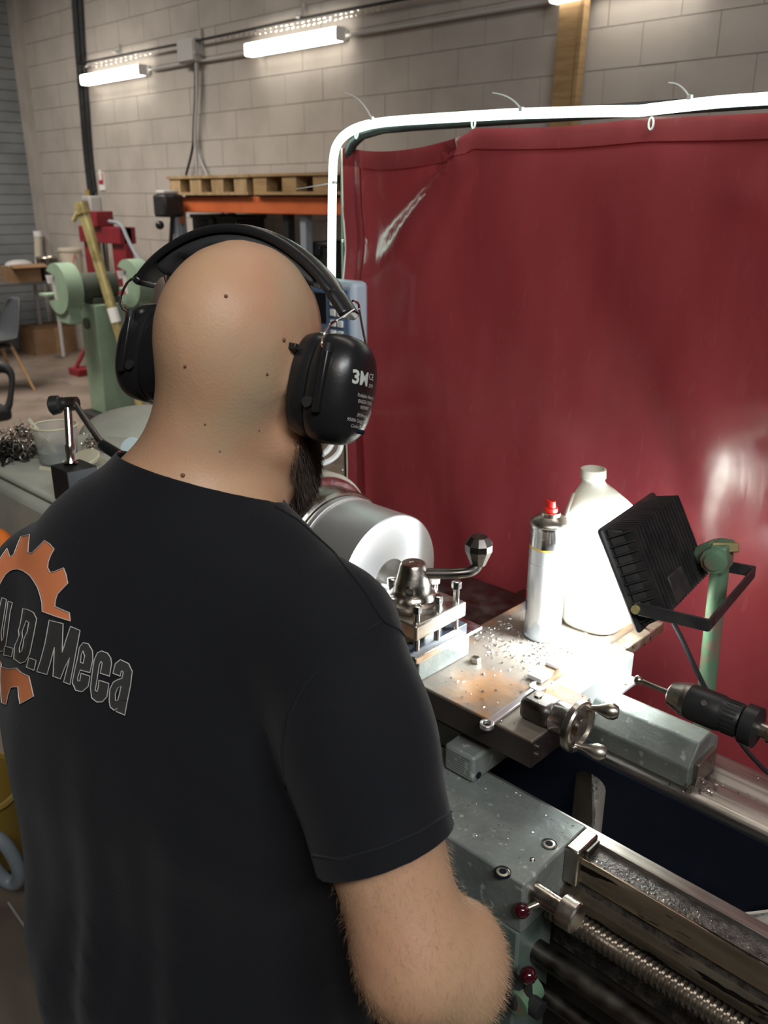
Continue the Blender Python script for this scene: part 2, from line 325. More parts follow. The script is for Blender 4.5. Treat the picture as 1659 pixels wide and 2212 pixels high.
obj('beam_clip', B().box(bl.x-.01, YS-.035, zb-.09, bl.x+.05, YS-.018, zt+.01), M['orange'], t, bev=.004)
xm = S(612, 480).x
obj('upright', B().box(xm-.03, YS+.02, 0, xm+.03, YS+.08, zb), M['blackm'], t); obj('upright', B().box(xm+.16, YS+.02, 0, xm+.22, YS+.08, zb), M['hosegrey'], t)
obj('shelf_panel', B().box(bl.x, YS, .95, br_.x, YS+.5, .975), M['pvc'], t)
for k in range(9):
    x = bl.x+(br_.x-bl.x)*(k+.5)/9; obj('deck_slat', B().box(x-.07, YS-.0, zt, x+.07, YS+.52, zt+.012), M['pvc'], t, flat=True)
def pallet(x0, x1, m, lab):
    z0 = zt+.013; t = thing('pallet', lab, 'pallet', ((x0+x1)/2, YS+.2, z0), 'pallets on the rack')
    L = x1-x0; y0 = YS-.06; y1 = YS+.5
    for k in range(3): obj('bottom_board', B().box(x0, y0+k*.22, z0, x1, y0+.1+k*.22, z0+.02), M[m], t, flat=True)
    for i in range(4):
        for k in range(3):
            xx = x0+(L-.16)*i/3; obj('spacer_block', B().box(xx, y0+k*.22, z0+.02, xx+.15, y0+.1+k*.22, z0+.10), M[m], t, flat=True)
    for i in range(4): xx = x0+(L-.16)*i/3; obj('stringer_board', B().box(xx, y0, z0+.10, xx+.15, y1, z0+.12), M[m], t, flat=True)
    for i in range(7): obj('deck_board', B().box(x0-.03, y0+i*.082-.01, z0+.12+rng.uniform(0, .002), x1+.03, y0+.062+i*.082, z0+.14), M[m], t, flat=True)
xa, xb, xc = S(376, 400).x, S(556, 400).x, S(800, 400).x
pallet(xa+.03, xb-.04, 'paletwood', 'pale wooden pallet at the left end of the orange rack')
pallet(xb+.03, xc, 'wood', 'darker wooden pallet on the rack beside the lit curtain frame')
def crate(name, a, c, m, lab, cat, dep=.3, dy=.1, bev=.02, z0=None, **k):
    p, q = S(a[0], a[1], dy), S(c[0], c[1], dy); zz = q.z if z0 is None else z0
    t = thing(name, lab, cat, ((p.x+q.x)/2, YS+dy, zz))
    obj('body', B().box(p.x, YS+dy, zz, q.x, YS+dy+dep, p.z), M[m], t, bev=bev)
    obj('lid', B().box(p.x-.01, YS+dy-.01, p.z-.03, q.x+.01, YS+dy+dep+.01, p.z), M[m], t, bev=.008)
    obj('latch', B().box((p.x+q.x)/2-.03, YS+dy-.02, p.z-.09, (p.x+q.x)/2+.03, YS+dy, p.z-.03), M['blackp'], t, bev=.004); return t
crate('tool_case', (412, 462), (517, 640), 'blackm', 'black case on the rack shelf directly behind the man\'s headband', 'case', z0=.975)
crate('tool_case', (668, 522), (712, 640), 'blackm', 'small black case on the rack shelf left of the lit frame post', 'case', z0=.975)
p = W(368, 440, Y=4.0)
t = thing('machine_head', 'black drill head on a slanted stand left of the orange rack', 'drill', (p.x, 4.0, 0))
obj('motor_housing', B().box(p.x-.10, 3.9, p.z-.10, p.x+.07, 4.08, p.z+.07), M['blackm'], t, bev=.02)
obj('cap', B().box(p.x-.08, 3.92, p.z+.07, p.x+.04, 4.06, p.z+.10), M['pvc'], t, bev=.01)
obj('knob', B().ball((p.x-.02, 3.90, p.z-.16), .035), M['blackp'], t)
obj('stand', B().tube([(p.x+.05, 3.98, p.z-.08), (p.x-.02, 3.98, p.z-.35), (p.x-.25, 3.98, .6), (p.x-.25, 3.98, 0)], .018, 8), M['blackm'], t)
obj('column', B().cyl((p.x+.02, 4.03, 0), (p.x+.02, 4.03, p.z-.05), .028), M['hosegrey'], t)
obj('foot', B().box(p.x-.35, 3.85, 0, p.x+.15, 4.12, .03), M['blackm'], t, bev=.008)

# ================================================================== LEFT BACKGROUND
# socket box at the end of the cables
p = wl_pt(211, 447, .0)
t = thing('power_socket_box', 'grey wall socket box at the foot of the black cables', 'electrical box', (p.x, YW-.06, p.z-.12))
obj('body', B().box(p.x-.10, YW-.13, p.z-.13, p.x+.09, YW, p.z+.11), M['pvc'], t, bev=.015)
obj('socket', B().lathe((p.x, YW-.13, p.z), (0, -1, 0), [(0, .065), (.03, .065), (.03, .045), (.01, .045)], 16), M['blackm'], t)
obj('gland', B().cyl((p.x-.05, YW-.06, p.z+.11), (p.x-.05, YW-.06, p.z+.17), .03), M['yellow'], t)
# red hydraulic press
YP = 4.35
def Pp(px, py): return W(px, py, Y=YP)
lf, lr, rf, rr = Pp(178, 500), Pp(196, 500), Pp(238, 500), Pp(266, 500); zt2 = Pp(180, 483).z
t = thing('hydraulic_press', 'dark red frame press standing by the wall behind the leaning yellow bar', 'press', ((lf.x+rr.x)/2, YP, 0))
for a, c in ((lf, lr), (rf, rr)):
    obj('column', B().box(a.x, YP, .08, c.x, YP+.09, zt2-.02), M['redpaint'], t, bev=.006)
obj('crosshead', B().box(lf.x, YP-.04, zt2-.17, rr.x, YP+.13, zt2-.02), M['redpaint'], t, bev=.006)
obj('press_bed', B().box(lf.x-.02, YP-.05, .72, rr.x+.02, YP+.14, .86), M['redpaint'], t, bev=.006)
xc_ = (lr.x+rf.x)/2
obj('ram', B().cyl((xc_, YP+.04, zt2-.5), (xc_, YP+.04, zt2+.05), .045), M['chrome'], t)
obj('ram_head', B().cyl((xc_, YP+.04, zt2-.56), (xc_, YP+.04, zt2-.48), .07), M['blackm'], t)
obj('pump_bracket', B().box(xc_-.07, YP-.08, zt2-.02, xc_+.10, YP+.1, zt2+.12), M['redpaint'], t, bev=.006)
for a, c in ((lf, lr), (rf, rr)):
    obj('foot', B().box(a.x-.02, YP-.32, 0, c.x+.02, YP+.36, .07), M['redpaint'], t, bev=.006)
    obj('foot_brace', B().tube([(a.x+.05, YP-.28, .06), (a.x+.05, YP, .45)], .022, 8), M['redpaint'], t)
tag(obj('press_hose', B().tube([Pp(236, 478), Pp(262, 482), Pp(277, 520), Pp(300, 562), Pp(330, 600)], .016, 8, sm=2), M['hosegrey']), 'thin grey hose curving down beside the red press', 'hose')
# brass coloured bar leaning
a, c = W(317, 922, Z=.0), W(177, 446, d=6.35); c = Vector((c.x, c.y, c.z)); dr_ = (c-a).normalized()
a += Vector((0, 0, .01))
t = thing('yellow_bar', 'long dirty yellow round bar leaning in front of the green grinder stand', 'bar', a)
obj('shaft', B().cyl(a, c, .034, .040, 14), M['brass'], t)
obj('end_collar', B().cyl(c-dr_*.05, c+dr_*.03, .050), M['brass'], t); obj('end_pin', B().cyl(c+Vector((-.09, -.03, -.10)), c+Vector((.02, 0, .02)), .018), M['brass'], t)
l_ = (a-c).length; s = a+dr_*(l_*.49); obj('white_tape', B().cyl(s, s+dr_*.11, .0395, .0405, 14), M['whiteplate'], t)
# green pedestal grinder
g = W(235, 895, Z=0); gx, gy = g.x, g.y
t = thing('pedestal_grinder', 'pale green pedestal bench grinder standing on the floor left of the man', 'grinder', (gx, gy, 0))
def rotv(x, y, a=math.radians(30)): return Vector((x*math.cos(a)-y*math.sin(a), x*math.sin(a)+y*math.cos(a), 0))
AX, AY = rotv(1, 0, math.radians(89)), rotv(1, 0, math.radians(-1))
def gbox(x0, y0, z0, x1, y1, z1, tx=0): 
    P = []
    for z, e in ((z0, 0), (z1, tx)):
        for x, y in ((x0+e, y0+e), (x1-e, y0+e), (x1-e, y1-e), (x0+e, y1-e)): P.append(Vector((gx, gy, z))+AX*x+AY*y)
    return B().hexa(P)
obj('column', gbox(-.14, -.02, .06, .12, .24, .93, .0), M['grinder'], t, bev=.01)
obj('foot', gbox(-.22, -.08, 0, .22, .34, .06), M['blackm'], t, bev=.01)
hz = 1.06; hc = Vector((gx, gy, hz))+AY*.11
obj('motor', B().lathe(hc-AX*.20, AX, [(0, .06), (.03, .105), (.30, .105), (.33, .06)], 18), M['grinderdk'], t)
obj('motor_mount', gbox(-.12, .02, .92, .12, .2, .98), M['grinderdk'], t, bev=.01)
for s_, nm in ((-1, 'w'), (1, 'w')):
    cc = hc+AX*(.30*s_)
    prof = []
    for k in range(19):
        an = math.radians(-148+k*286/18); prof.append((math.cos(an), math.sin(an)))
    prof += [(-.05, .52), (-.05, -.42)]
    R = []
    ring = [AY*(.19*p[0])+Vector((0, 0, .19*p[1])) for p in prof]
    b = B(); o_ = [cc+r-AX*.065 for r in ring]; i_ = [cc+r+AX*.065 for r in ring]; n = len(ring)
    b.add(o_+i_, [(k, (k+1) % n, n+(k+1) % n, n+k) for k in range(n)]+[tuple(range(n)), tuple(range(2*n-1, n-1, -1))])
    g_ = obj('wheel_guard', b, M['grinder'], t)
    obj('grinding_wheel', B().lathe(cc-AX*.03, AX, [(0, .03), (0, .14), (.06, .14), (.06, .03)], 20), M['pvc'], t)
    obj('guard_skirt', B().hexa([cc+AX*x+(-AY)*y+Vector((0, 0, z)) for z in (-.26, -.12) for x, y in ((-.05, -.13), (.05, -.13), (.05, .06 if z < -.2 else .15), (-.05, .06 if z < -.2 else .15))]), M['grinder'], t, bev=.01)
    obj('tool_rest', B().obox(cc-AY*.22+Vector((0, 0, -.06)), AX*.08, AY*.07, (0, 0, .008)), M['grinder'], t)
    obj('eye_shield', B().obox(cc-AY*.16+Vector((0, 0, .06)), AX*.06, AY*.012+Vector((0, 0, -.03)), AY*.002), M['pvc'], t)
tag(obj('grinder_switch', B().cyl(Vector((gx, gy, .78))-AX*.16+AY*.1, Vector((gx, gy, .78))-AX*.10+AY*.1, .045), M['grinderdk'], t))
# table with things
XT = -9.45; zt3 = .85
y0, y1 = 3.0, 4.62
t = thing('work_table', 'thin dark-topped table at the far left carrying box and bucket', 'table', (XT-.3, (y0+y1)/2, 0))
obj('table_top', B().box(XT-.62, y0, zt3-.03, XT, y1, zt3), M['tablegrey'], t, bev=.004)
for x in (XT-.56, XT-.06):
    for y in (y0+.1, y1-.12): obj('leg', B().cyl((x, y, 0), (x, y, zt3-.03), .022, n=10), M['pvc'], t)
def TT(px, py): return W(px, py, X=XT-.2)
def onz(px, py): return W(px, py, Z=zt3)
p = onz(50, 607)
t = thing('cardboard_box', 'open low brown box on the dark table at far left', 'box', (p.x, p.y, zt3))
obj('body', B().box(p.x-.16, p.y-.17, zt3, p.x+.16, p.y+.14, zt3+.16), M['card'], t)
obj('flap', B().obox((p.x+.2, p.y, zt3+.17), (.05, 0, -.015), (0, .19, 0), (0, 0, .003)), M['card'], t)
obj('wrapping', B().ball((p.x, p.y-.02, zt3+.17), .13, sc=(.9, 1.2, .45)), M['pvc'], t)
p = onz(117, 604); p.y -= .05
t = thing('steel_pot', 'dull grey metal pot on the table between the box and white bucket', 'pot', (p.x, p.y, zt3))
obj('body', B().lathe((p.x, p.y, zt3), (0, 0, 1), [(0, .115), (.24, .115), (.24, .108), (.02, .105)], 20), M['darksteel'], t)
obj('rim', B().tube([(p.x+.115*math.cos(a), p.y+.115*math.sin(a), zt3+.24) for a in [k*math.pi/8 for k in range(16)]], .008, 6, closed=True), M['steel'], t)
p = onz(160, 602)
t = thing('white_bucket', 'off-white plastic bucket on the table beside the red press', 'bucket', (p.x, p.y, zt3))
obj('body', B().lathe((p.x, p.y, zt3), (0, 0, 1), [(0, .115), (.30, .13)], 20), M['plasticw'], t)
obj('lid', B().lathe((p.x, p.y, zt3+.30), (0, 0, 1), [(0, .14), (.03, .14), (.035, .12)], 20), M['plasticw'], t)
obj('handle', B().tube([(p.x+.13, p.y-.02, zt3+.27), (p.x+.2, p.y-.10, zt3+.16), (p.x+.13, p.y-.14, zt3+.1)], .007, 6, sm=1), M['signred'], t)
p = onz(95, 598)
t = thing('cardboard_tube', 'upright pale cardboard tube with a white end behind the pot', 'tube', (p.x-.12, p.y, zt3))
obj('shaft', B().cyl((p.x-.12, p.y, zt3), (p.x-.10, p.y+.04, zt3+.46), .045), M['plasticw'], t)
obj('end_cap', B().cyl((p.x-.10, p.y+.04, zt3+.44), (p.x-.10, p.y+.04, zt3+.50), .05), M['white'], t)
p = W(112, 758, Z=0); p.x = -9.85
t = thing('carton', 'brown carton on the floor beneath the table at far left', 'box', (p.x, p.y, 0))
obj('body', B().box(p.x-.3, p.y-.28, 0, p.x+.1, p.y+.24, .30), M['card'], t)
obj('flap', B().obox((p.x-.1, p.y+.0, .31), (.20, 0, 0), (0, .26, 0), (0, 0, .004)), M['card'], t)
obj('tape', B().box(p.x+.1, p.y-.03, .0, p.x+.102, p.y+.03, .30), M['wood'], t)
# shell chair
p = W(60, 838, Z=0); c0 = Vector((p.x-.05, p.y-.25, 0))
t = thing('shell_chair', 'dark grey plastic shell chair with pale wooden legs at left', 'chair', c0)
b = B(); rows = []
for z, y, w in ((.455, -.22, .20), (.445, -.1, .22), (.44, .05, .225), (.45, .15, .22), (.52, .21, .21), (.65, .25, .19), (.78, .29, .16), (.84, .31, .10)):
    rows.append([c0+Vector((w*math.sin(a), y-.05*(1-math.cos(a)) if z > .5 else y, z+(.05*abs(math.sin(a))**3 if z < .5 else 0))) for a in [math.radians(-90+180*k/8) for k in range(9)]])
n = 9; b.add([q for r in rows for q in r], [(i*n+k, i*n+k+1, (i+1)*n+k+1, (i+1)*n+k) for i in range(7) for k in range(8)])
o = obj('seat_shell', b, M['chairgrey'], t, sub=1); m_ = o.modifiers.new('solid', 'SOLIDIFY'); m_.thickness = .012
for sx, sy in ((-1, -1), (1, -1), (-1, 1), (1, 1)):
    obj('leg', B().cyl(c0+Vector((sx*.22, sy*.24, 0)), c0+Vector((sx*.11, sy*.12, .44)), .012, .018, 10), M['chairwood'], t)
obj('leg_frame', B().obox(c0+Vector((0, 0, .425)), (.13, 0, 0), (0, .14, 0), (0, 0, .012)), M['blackm'], t)
# office chair, only its arm shows
p = W(8, 800, d=5.3)
t = thing('office_chair', 'black padded office chair at the left edge, only an arm showing', 'chair', (p.x-.3, p.y, 0))
ax = Vector((p.x, p.y, 0))
arm = [W(-40, 805, d=5.3), W(-5, 790, d=5.3), W(18, 797, d=5.3), W(27, 815, d=5.3), W(24, 850, d=5.3), W(18, 885, d=5.3), W(-10, 893, d=5.3), W(-60, 880, d=5.3)]
obj('arm_rest', B().tube(arm, lambda s: .035+.018*math.cos(s*6), 10, sm=2), M['rubber'], t)
cz = W(-90, 890, d=5.3)
obj('seat', B().obox((cz.x, cz.y, .46), (.24, 0, 0), (0, .24, 0), (0, 0, .045)), M['rubber'], t, bev=.03)
obj('backrest', B().obox((cz.x-.1, cz.y-.25, .85), (.22, 0, 0), (0, .035, 0), (0, 0, .28)), M['rubber'], t, bev=.03)
obj('gas_column', B().cyl((cz.x, cz.y, .06), (cz.x, cz.y, .42), .03), M['chrome'], t)
for k in range(5):
    a = k*1.2566; obj('foot', B().cyl((cz.x, cz.y, .09), (cz.x+.28*math.cos(a), cz.y+.28*math.sin(a), .05), .022, .015, 8), M['blackp'], t)
    obj('castor', B().cyl((cz.x+.28*math.cos(a)-.01, cz.y+.28*math.sin(a), .028), (cz.x+.28*math.cos(a)+.02, cz.y+.28*math.sin(a), .028), .028, n=10), M['blackp'], t)
# things on the floor at the lower left
p = W(-20, 1890, Z=0)
t = thing('yellow_tub', 'yellow plastic tub on the floor at the bottom left edge', 'tub', (p.x-.08, p.y, 0))
q = Vector((p.x-.08, p.y, 0))
obj('body', B().lathe(q, (0, 0, 1), [(0, .10), (.02, .13), (.24, .15), (.24, .14), (.03, .12)], 24), M['yellow'], t)
obj('rim', B().tube([q+Vector((.152*math.cos(a), .152*math.sin(a), .24)) for a in [k*math.pi/10 for k in range(20)]], .009, 6, closed=True), M['yellow'], t)
R0 = [W(-30, 1800, d=2.05), W(5, 1815, d=2.05), W(30, 1850, d=2.07), W(45, 1890, d=2.1), W(35, 1912, d=2.13), W(5, 1900, d=2.13), W(-30, 1850, d=2.1)]
tag(obj('grey_hose_loop', B().tube(R0, .017, 12, closed=True, sm=3), M['hosegrey']), 'smooth grey hose loop resting on the yellow tub', 'hose')
tag(obj('floor_wire', B().tube([W(18, 1950, Z=.004), W(45, 1990, Z=.004), W(80, 2035, Z=.004), W(140, 2120, Z=.004)], .003, 6, sm=2), M['pvc']), 'thin pale wire on the dark floor left of the man', 'wire')
p = W(-20, 1210, d=1.5)
oc = B(); oc.tube([W(-30, 1160, d=1.62), W(4, 1165, d=1.60), W(8, 1190, d=1.6), W(-10, 1220, d=1.61), W(-40, 1230, d=1.63)], .022, 10, sm=2)
tag(obj('orange_rag', oc, M['orangecloth'], sub=1), 'bright orange cloth hanging at the left edge beside the machine', 'cloth')
# ================================================================== WELDING CURTAIN
CX, CY, CS = -1.586, 1.5, .031                       # the curtain plane Y = CY + CS (X-CX)
def cur(px, py, off=0):
    r = FW + RT*((px-829.5)/FPX) + UP*((1106-py)/FPX)
    # (r*d).y = CY+off + CS*((r*d).x - CX)
    d = (CY-off-CS*CX)/(r.y-CS*r.x); return EYE+r*d
def cp(x, z, off=0): return Vector((x, CY+CS*(x-CX)-off, z))
XR = .55; ztop = 1.864; xl = cur(722, 400).x
fr = thing('welding_screen', 'tall red see-through welding curtain on a dark metal frame behind the lathe', 'curtain', cp(-.7, 0))
fp = [cp(xl+.035, .02), cp(xl+.035, ztop-.10), cp(xl+.05, ztop-.035), cp(xl+.11, ztop), cp(xl+.3, ztop+.003), cp(XR, ztop), cp(XR, .02)]
obj('frame_tube', B().tube(fp, .0125, 10, sm=1), M['blackm'], fr)
for x in (xl+.035, XR): obj('foot', B().box(x-.02, CY-.18, 0, x+.02, CY+.2, .03), M['blackm'], fr, bev=.004)
for py in (398, 520, 655, 1015, 1030):
    q = cur(741, py, .013); obj('rivet', B().ball(q, .0035, 8, 6), M['chrome'], fr)
# sheet
NX, NZ = 110, 90; x0, x1 = xl+.045, XR-.02; zb_, zt_ = .10, ztop-.012
vs = []; pin = [cur(1023, 292).x, cur(1407, 262).x, -.2, .2, .5]; A_ = cur(1020, 292); Bq = cur(800, 600)
for j in range(NZ+1):
    for i in range(NX+1):
        x = x0+(x1-x0)*i/NX; v = j/NZ; z = zt_+(zb_-zt_)*v
        sag = 0
        if x < pin[0]: u = (x-x0)/(pin[0]-x0); sag = .030*math.sin(math.pi*min(1, u*.75+.15))*(1-v)**2+.012*(1-u)*(1-v)**2
        else:
            for a, b_ in zip(pin, pin[1:]):
                if a <= x < b_: sag = .006*math.sin(math.pi*(x-a)/(b_-a))*(1-v)**3
        o_ = .006*math.sin(x*9+2*v)+.004*math.sin(x*23-3*v+z*5)+.003*math.sin(z*11+x*4)
        # diagonal fold from the first eyelet to the lower left
        P_ = Vector((x-A_.x, z-A_.z)); D_ = Vector((Bq.x-A_.x, Bq.z-A_.z)); l = D_.length; D_.normalize(); t_ = P_.dot(D_); n_ = P_.x*D_.y-P_.y*D_.x
        if 0 < t_ < l*1.5:
            w = .012+.05*t_/l; fade = min(1, t_/.04)*max(0, 1-t_/(l*1.5))
            o_ += fade*(.030*math.exp(-(n_/w)**2)-.020*math.exp(-((n_-1.7*w)/(w))**2)+.016*math.exp(-((n_+2.2*w)/w)**2))
        e = (x-x0)
        if e < .09: o_ += .014*math.sin(e*110+1.5)*(1-e/.09)
        o_ += .012*math.exp(-((z-.95)/.10)**2)*math.sin(x*31)*(.4+.6*math.sin(x*7)**2)*.5
        dd = math.hypot(x+.62, (z-1.72)*1.6); o_ += .010*math.exp(-(dd/.05)**2)
        vs.append(cp(x, z-sag, .006+o_))
fs = [(j*(NX+1)+i, j*(NX+1)+i+1, (j+1)*(NX+1)+i+1, (j+1)*(NX+1)+i) for j in range(NZ) for i in range(NX)]
o = obj('curtain_sheet', B().add(vs, fs), M['curtain'], fr)
# hems: top and left, thin double layer standing off the sheet
hv = []; HN = NX
for i in range(HN+1):
    for jj in range(4): q = Vector(vs[jj*(NX+1)+i]); hv.append(q+Vector((0, -.0035, 0)))
hf = [(i*4+k, (i+1)*4+k, (i+1)*4+k+1, i*4+k+1) for i in range(HN) for k in range(2)]
obj('hem', B().add(hv, hf), M['curtain'], fr)
hv = []
for j in range(NZ+1):
    for ii in range(4): hv.append(Vector(vs[j*(NX+1)+ii])+Vector((0, -.0035, 0)))
obj('hem', B().add(hv, [(i*4+k, (i+1)*4+k, (i+1)*4+k+1, i*4+k+1) for i in range(NZ) for k in range(2)]), M['curtain'], fr)
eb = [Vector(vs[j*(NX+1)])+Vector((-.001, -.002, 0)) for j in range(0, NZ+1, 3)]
obj('edge_highlight', B().tube(eb, .0022, 6), M['edgeglint'], fr)  # thin pale tube modelled in place of the bright highlight on the folded edge
for px in (1023, 1407, 770):
    q = cur(px, 262 if px != 770 else 285, .016); ring = [q+Vector((.0045*math.cos(a), 0, -.004+.010*math.sin(a))) for a in [k*math.pi/6 for k in range(12)]]
    obj('hanging_ring', B().tube(ring, .0018, 6, closed=True), M['white'], fr)
# LED strip
lp = [(1800, 203), (1659, 213), (1560, 219), (1470, 229), (1409, 236), (1380, 240), (1300, 240), (1200, 243), (1100, 246), (1000, 252), (900, 258), (830, 263), (785, 271), (752, 285), (730, 306), (720, 335), (718, 400), (717, 500), (716, 600), (716, 720)]
t = thing('light_strip', 'glowing greenish-white light strip running round the edge of the red curtain frame', 'light strip', cur(717, 600, .02))
obj('glowing_tube', B().tube([cur(x, y, .026) for x, y in lp], .0095, 10, sm=2), M['ledglow'], t)
obj('backing_channel', B().tube([cur(x+3, y-3 if y < 290 else y, .012) for x, y in lp], .0080, 6, sm=2), M['blackm'], t)
LABT = ['curly clear cable tie above the top of the curtain, nearest the corner', 'curved clear cable tie sticking up in front of the leaning plank', 'curved white cable tie at the upper right of the light strip', 'straight clear cable tie pointing left from the frame post']
for k, pts in enumerate(([(803, 256), (790, 232), (770, 210), (745, 200)], [(1126, 236), (1112, 218), (1090, 205), (1064, 200)], [(1490, 210), (1478, 192), (1462, 180), (1444, 178)], [(722, 394), (690, 400), (662, 405), (640, 408)])):
    t = thing('cable_tie', LABT[k], 'cable tie', cur(*pts[0], .03), 'cable ties on the light strip')
    obj('strap', B().tube([cur(x, y, .034) for x, y in pts], lambda s: .0016-.0006*s, 6, sm=2), M['white'], t)
    q = cur(*pts[0], .036); obj('head', B().box(q.x-.004, q.y-.004, q.z-.004, q.x+.004, q.y+.004, q.z+.004), M['white'], t, bev=.001)
# digital readout
q = cur(785, 612, .12); q2 = cur(785, 760, .12); q.x -= .032; w_ = .23
t = thing('digital_readout', 'grey digital readout with blue panel and white keys behind the right ear cup', 'display', (q.x-w_/2, q.y, q2.z))
obj('case', B().box(q.x-w_, q.y, q2.z, q.x, q.y+.05, q.z), M['greypanel'], t, bev=.012)
obj('front_panel', B().box(q.x-w_+.015, q.y-.004, q2.z+.015, q.x-.014, q.y+.002, q.z-.018), M['bluepanel'], t, bev=.002)
obj('screen', B().box(q.x-w_+.03, q.y-.006, q.z-.10, q.x-.09, q.y-.003, q.z-.03), M['blackp'], t)
for r in range(4):
    for c_ in range(2): obj('key', B().box(q.x-.072+c_*.024, q.y-.010, q2.z+.025+r*.024, q.x-.054+c_*.024, q.y-.004, q2.z+.041+r*.024), M['white'], t, bev=.002)
obj('mounting_arm', B().tube([(q.x-w_/2, q.y+.03, q2.z+.02), (q.x-w_/2, q.y+.03, q2.z-.2), (q.x-w_/2, 1.2, 1.15)], .014, 10), M['machinegrey'], t)
for k, (pts, lab) in enumerate((([(738, 945), (735, 975), (715, 995), (690, 1003), (650, 1003)], 'thick white hose curving below the right ear cup, lower of the pair'), ([(722, 945), (712, 970), (692, 985), (668, 990), (640, 992)], 'white hose curving below the right ear cup, upper of the pair'))):
    tag(obj('white_hose', B().tube([W(x, y, d=1.55) for x, y in pts]+[Vector((-1.36, 1.05+k*.03, 1.20))], .0050, 8, sm=2), M['white']), lab, 'hose', 'white hoses by the readout')

# ================================================================== LATHE
AYc, AZc = 1.0, 1.083                                # spindle axis
L = thing('metal_lathe', 'large grey-green metal-turning lathe with worn steel ways in front of the curtain', 'lathe', (-.9, 1.0, 0))
P_ = L
def lb(name, x0, y0, z0, x1, y1, z1, m, bev=.003, parent=None, **k): return obj(name, B().box(x0, y0, z0, x1, y1, z1), M[m], parent or L, bev=bev, **k)
XE = .95                                             # right end of the bed
# bed
def xprism(name, prof, x0, x1, m, bev=0, parent=None): return obj(name, B().prism(prof, (x0, 0, 0), (0, 1, 0), (0, 0, 1), (x1-x0, 0, 0)), M[m], parent or L, bev=bev)
xprism('front_way', [(.912, .70), (.912, .88), (.891, .88), (.889, .876), (.889, .70)], -1.2, XE, 'way', .0008)
xprism('front_way_ledge', [(.889, .70), (.889, .874), (.862, .872), (.860, .868), (.860, .70)], -1.2, XE, 'grime')
xprism('front_way_face', [(.860, .835), (.862, .8725), (.8575, .8735), (.855, .870), (.855, .835)], -1.2, XE, 'wayside', .0008)
xprism('bed_front_wall', [(.885, .30), (.885, .834), (.868, .834), (.868, .30)], -1.2, XE, 'plateside')
xprism('rack', [(.868, .80), (.868, .818), (.843, .816), (.843, .80)], -1.2, XE, 'wayside')
n_teeth = B()
for k in range(220):
    x = -1.0+k*.0088; n_teeth.box(x, .846, .789, x+.0045, .866, .80)
obj('rack_teeth', n_teeth, M['plateside'], L, kind='stuff', flat=True)
xprism('rear_way', [(1.222, .70), (1.222, .868), (1.200, .872), (1.182, .880), (1.168, .880), (1.150, .872), (1.135, .872), (1.128, .880), (1.080, .880), (1.074, .876), (1.074, .70)], -1.2, XE, 'way', .0008)
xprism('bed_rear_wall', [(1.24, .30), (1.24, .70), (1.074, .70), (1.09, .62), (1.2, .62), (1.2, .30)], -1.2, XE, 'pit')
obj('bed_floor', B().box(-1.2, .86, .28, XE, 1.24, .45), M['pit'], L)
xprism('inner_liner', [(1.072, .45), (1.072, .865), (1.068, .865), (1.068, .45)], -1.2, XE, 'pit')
def rib(a0, a1, b0, b1, z=.80):
    h = .03; b = B(); rows = []
    for t_ in (0, 1):
        e0, e1 = (a0, a1) if t_ == 0 else (b0, b1); c_ = ((e0[0]+e1[0])/2, (e0[1]+e1[1])/2)
        row = []
        for k in range(9):
            an = math.pi*k/8; s_ = math.cos(an)
            row.append((c_[0]+(e0[0]-c_[0])*s_, c_[1]+(e0[1]-c_[1])*s_, z+h*.6*math.sin(an)))
        row += [(e1[0], e1[1], .45), (e0[0], e0[1], .45)]; rows.append(row)
    obj('cross_rib', b.loft(rows), M['rib'], L)
r0, r1, r2, r3 = W(1241, 1640, Z=.80), W(1307, 1650, Z=.80), W(1313, 1815, Z=.80), W(1247, 1765, Z=.80)
r0, r1 = (r0.x+.0, 1.074), (r1.x, 1.074)
rib((-.601, 1.074), (-.541, 1.074), (-.435, .905), (-.495, .905), .82)
rib((-.335, .905), (-.280, .905), (-.150, 1.074), (-.215, 1.074), .82)
rib((.06, .905), (.115, .905), (-.05, 1.074), (-.105, 1.074), .82)
lb('pedestal', .3, .80, 0, .9, 1.26, .30, 'greygreen', .02); lb('pedestal', -1.9, .66, 0, -1.15, 1.3, .86, 'greygreen', .02)
lb('chip_tray', -1.2, .72, .26, .95, 1.3, .29, 'greygreen', .01)
M['screwsteel'] = mat('screwsteel', (.45,.41,.35), .3, .95, col2=(.33,.29,.24), scale=12)
# leadscrew with real thread, feed rod
ls = Vector((0, .822, .797)); b = B(); pr_ = []
xx = -.48; prof = []
while xx < .9: prof += [(xx+.48, .0112), (xx+.48+.0012, .0148), (xx+.48+.0046, .0148), (xx+.48+.0058, .0112)]; xx += .0083
b.lathe((-.48, .822, .797), (1, 0, 0), prof, 20); obj('leadscrew', b, M['screwsteel'], L)
obj('feed_rod', B().cyl((-1.1, .80, .735), (.9, .80, .735), .016), M['darksteel'], L)
obj('control_rod', B().cyl((-1.1, .79, .68), (.9, .79, .68), .012), M['darksteel'], L)
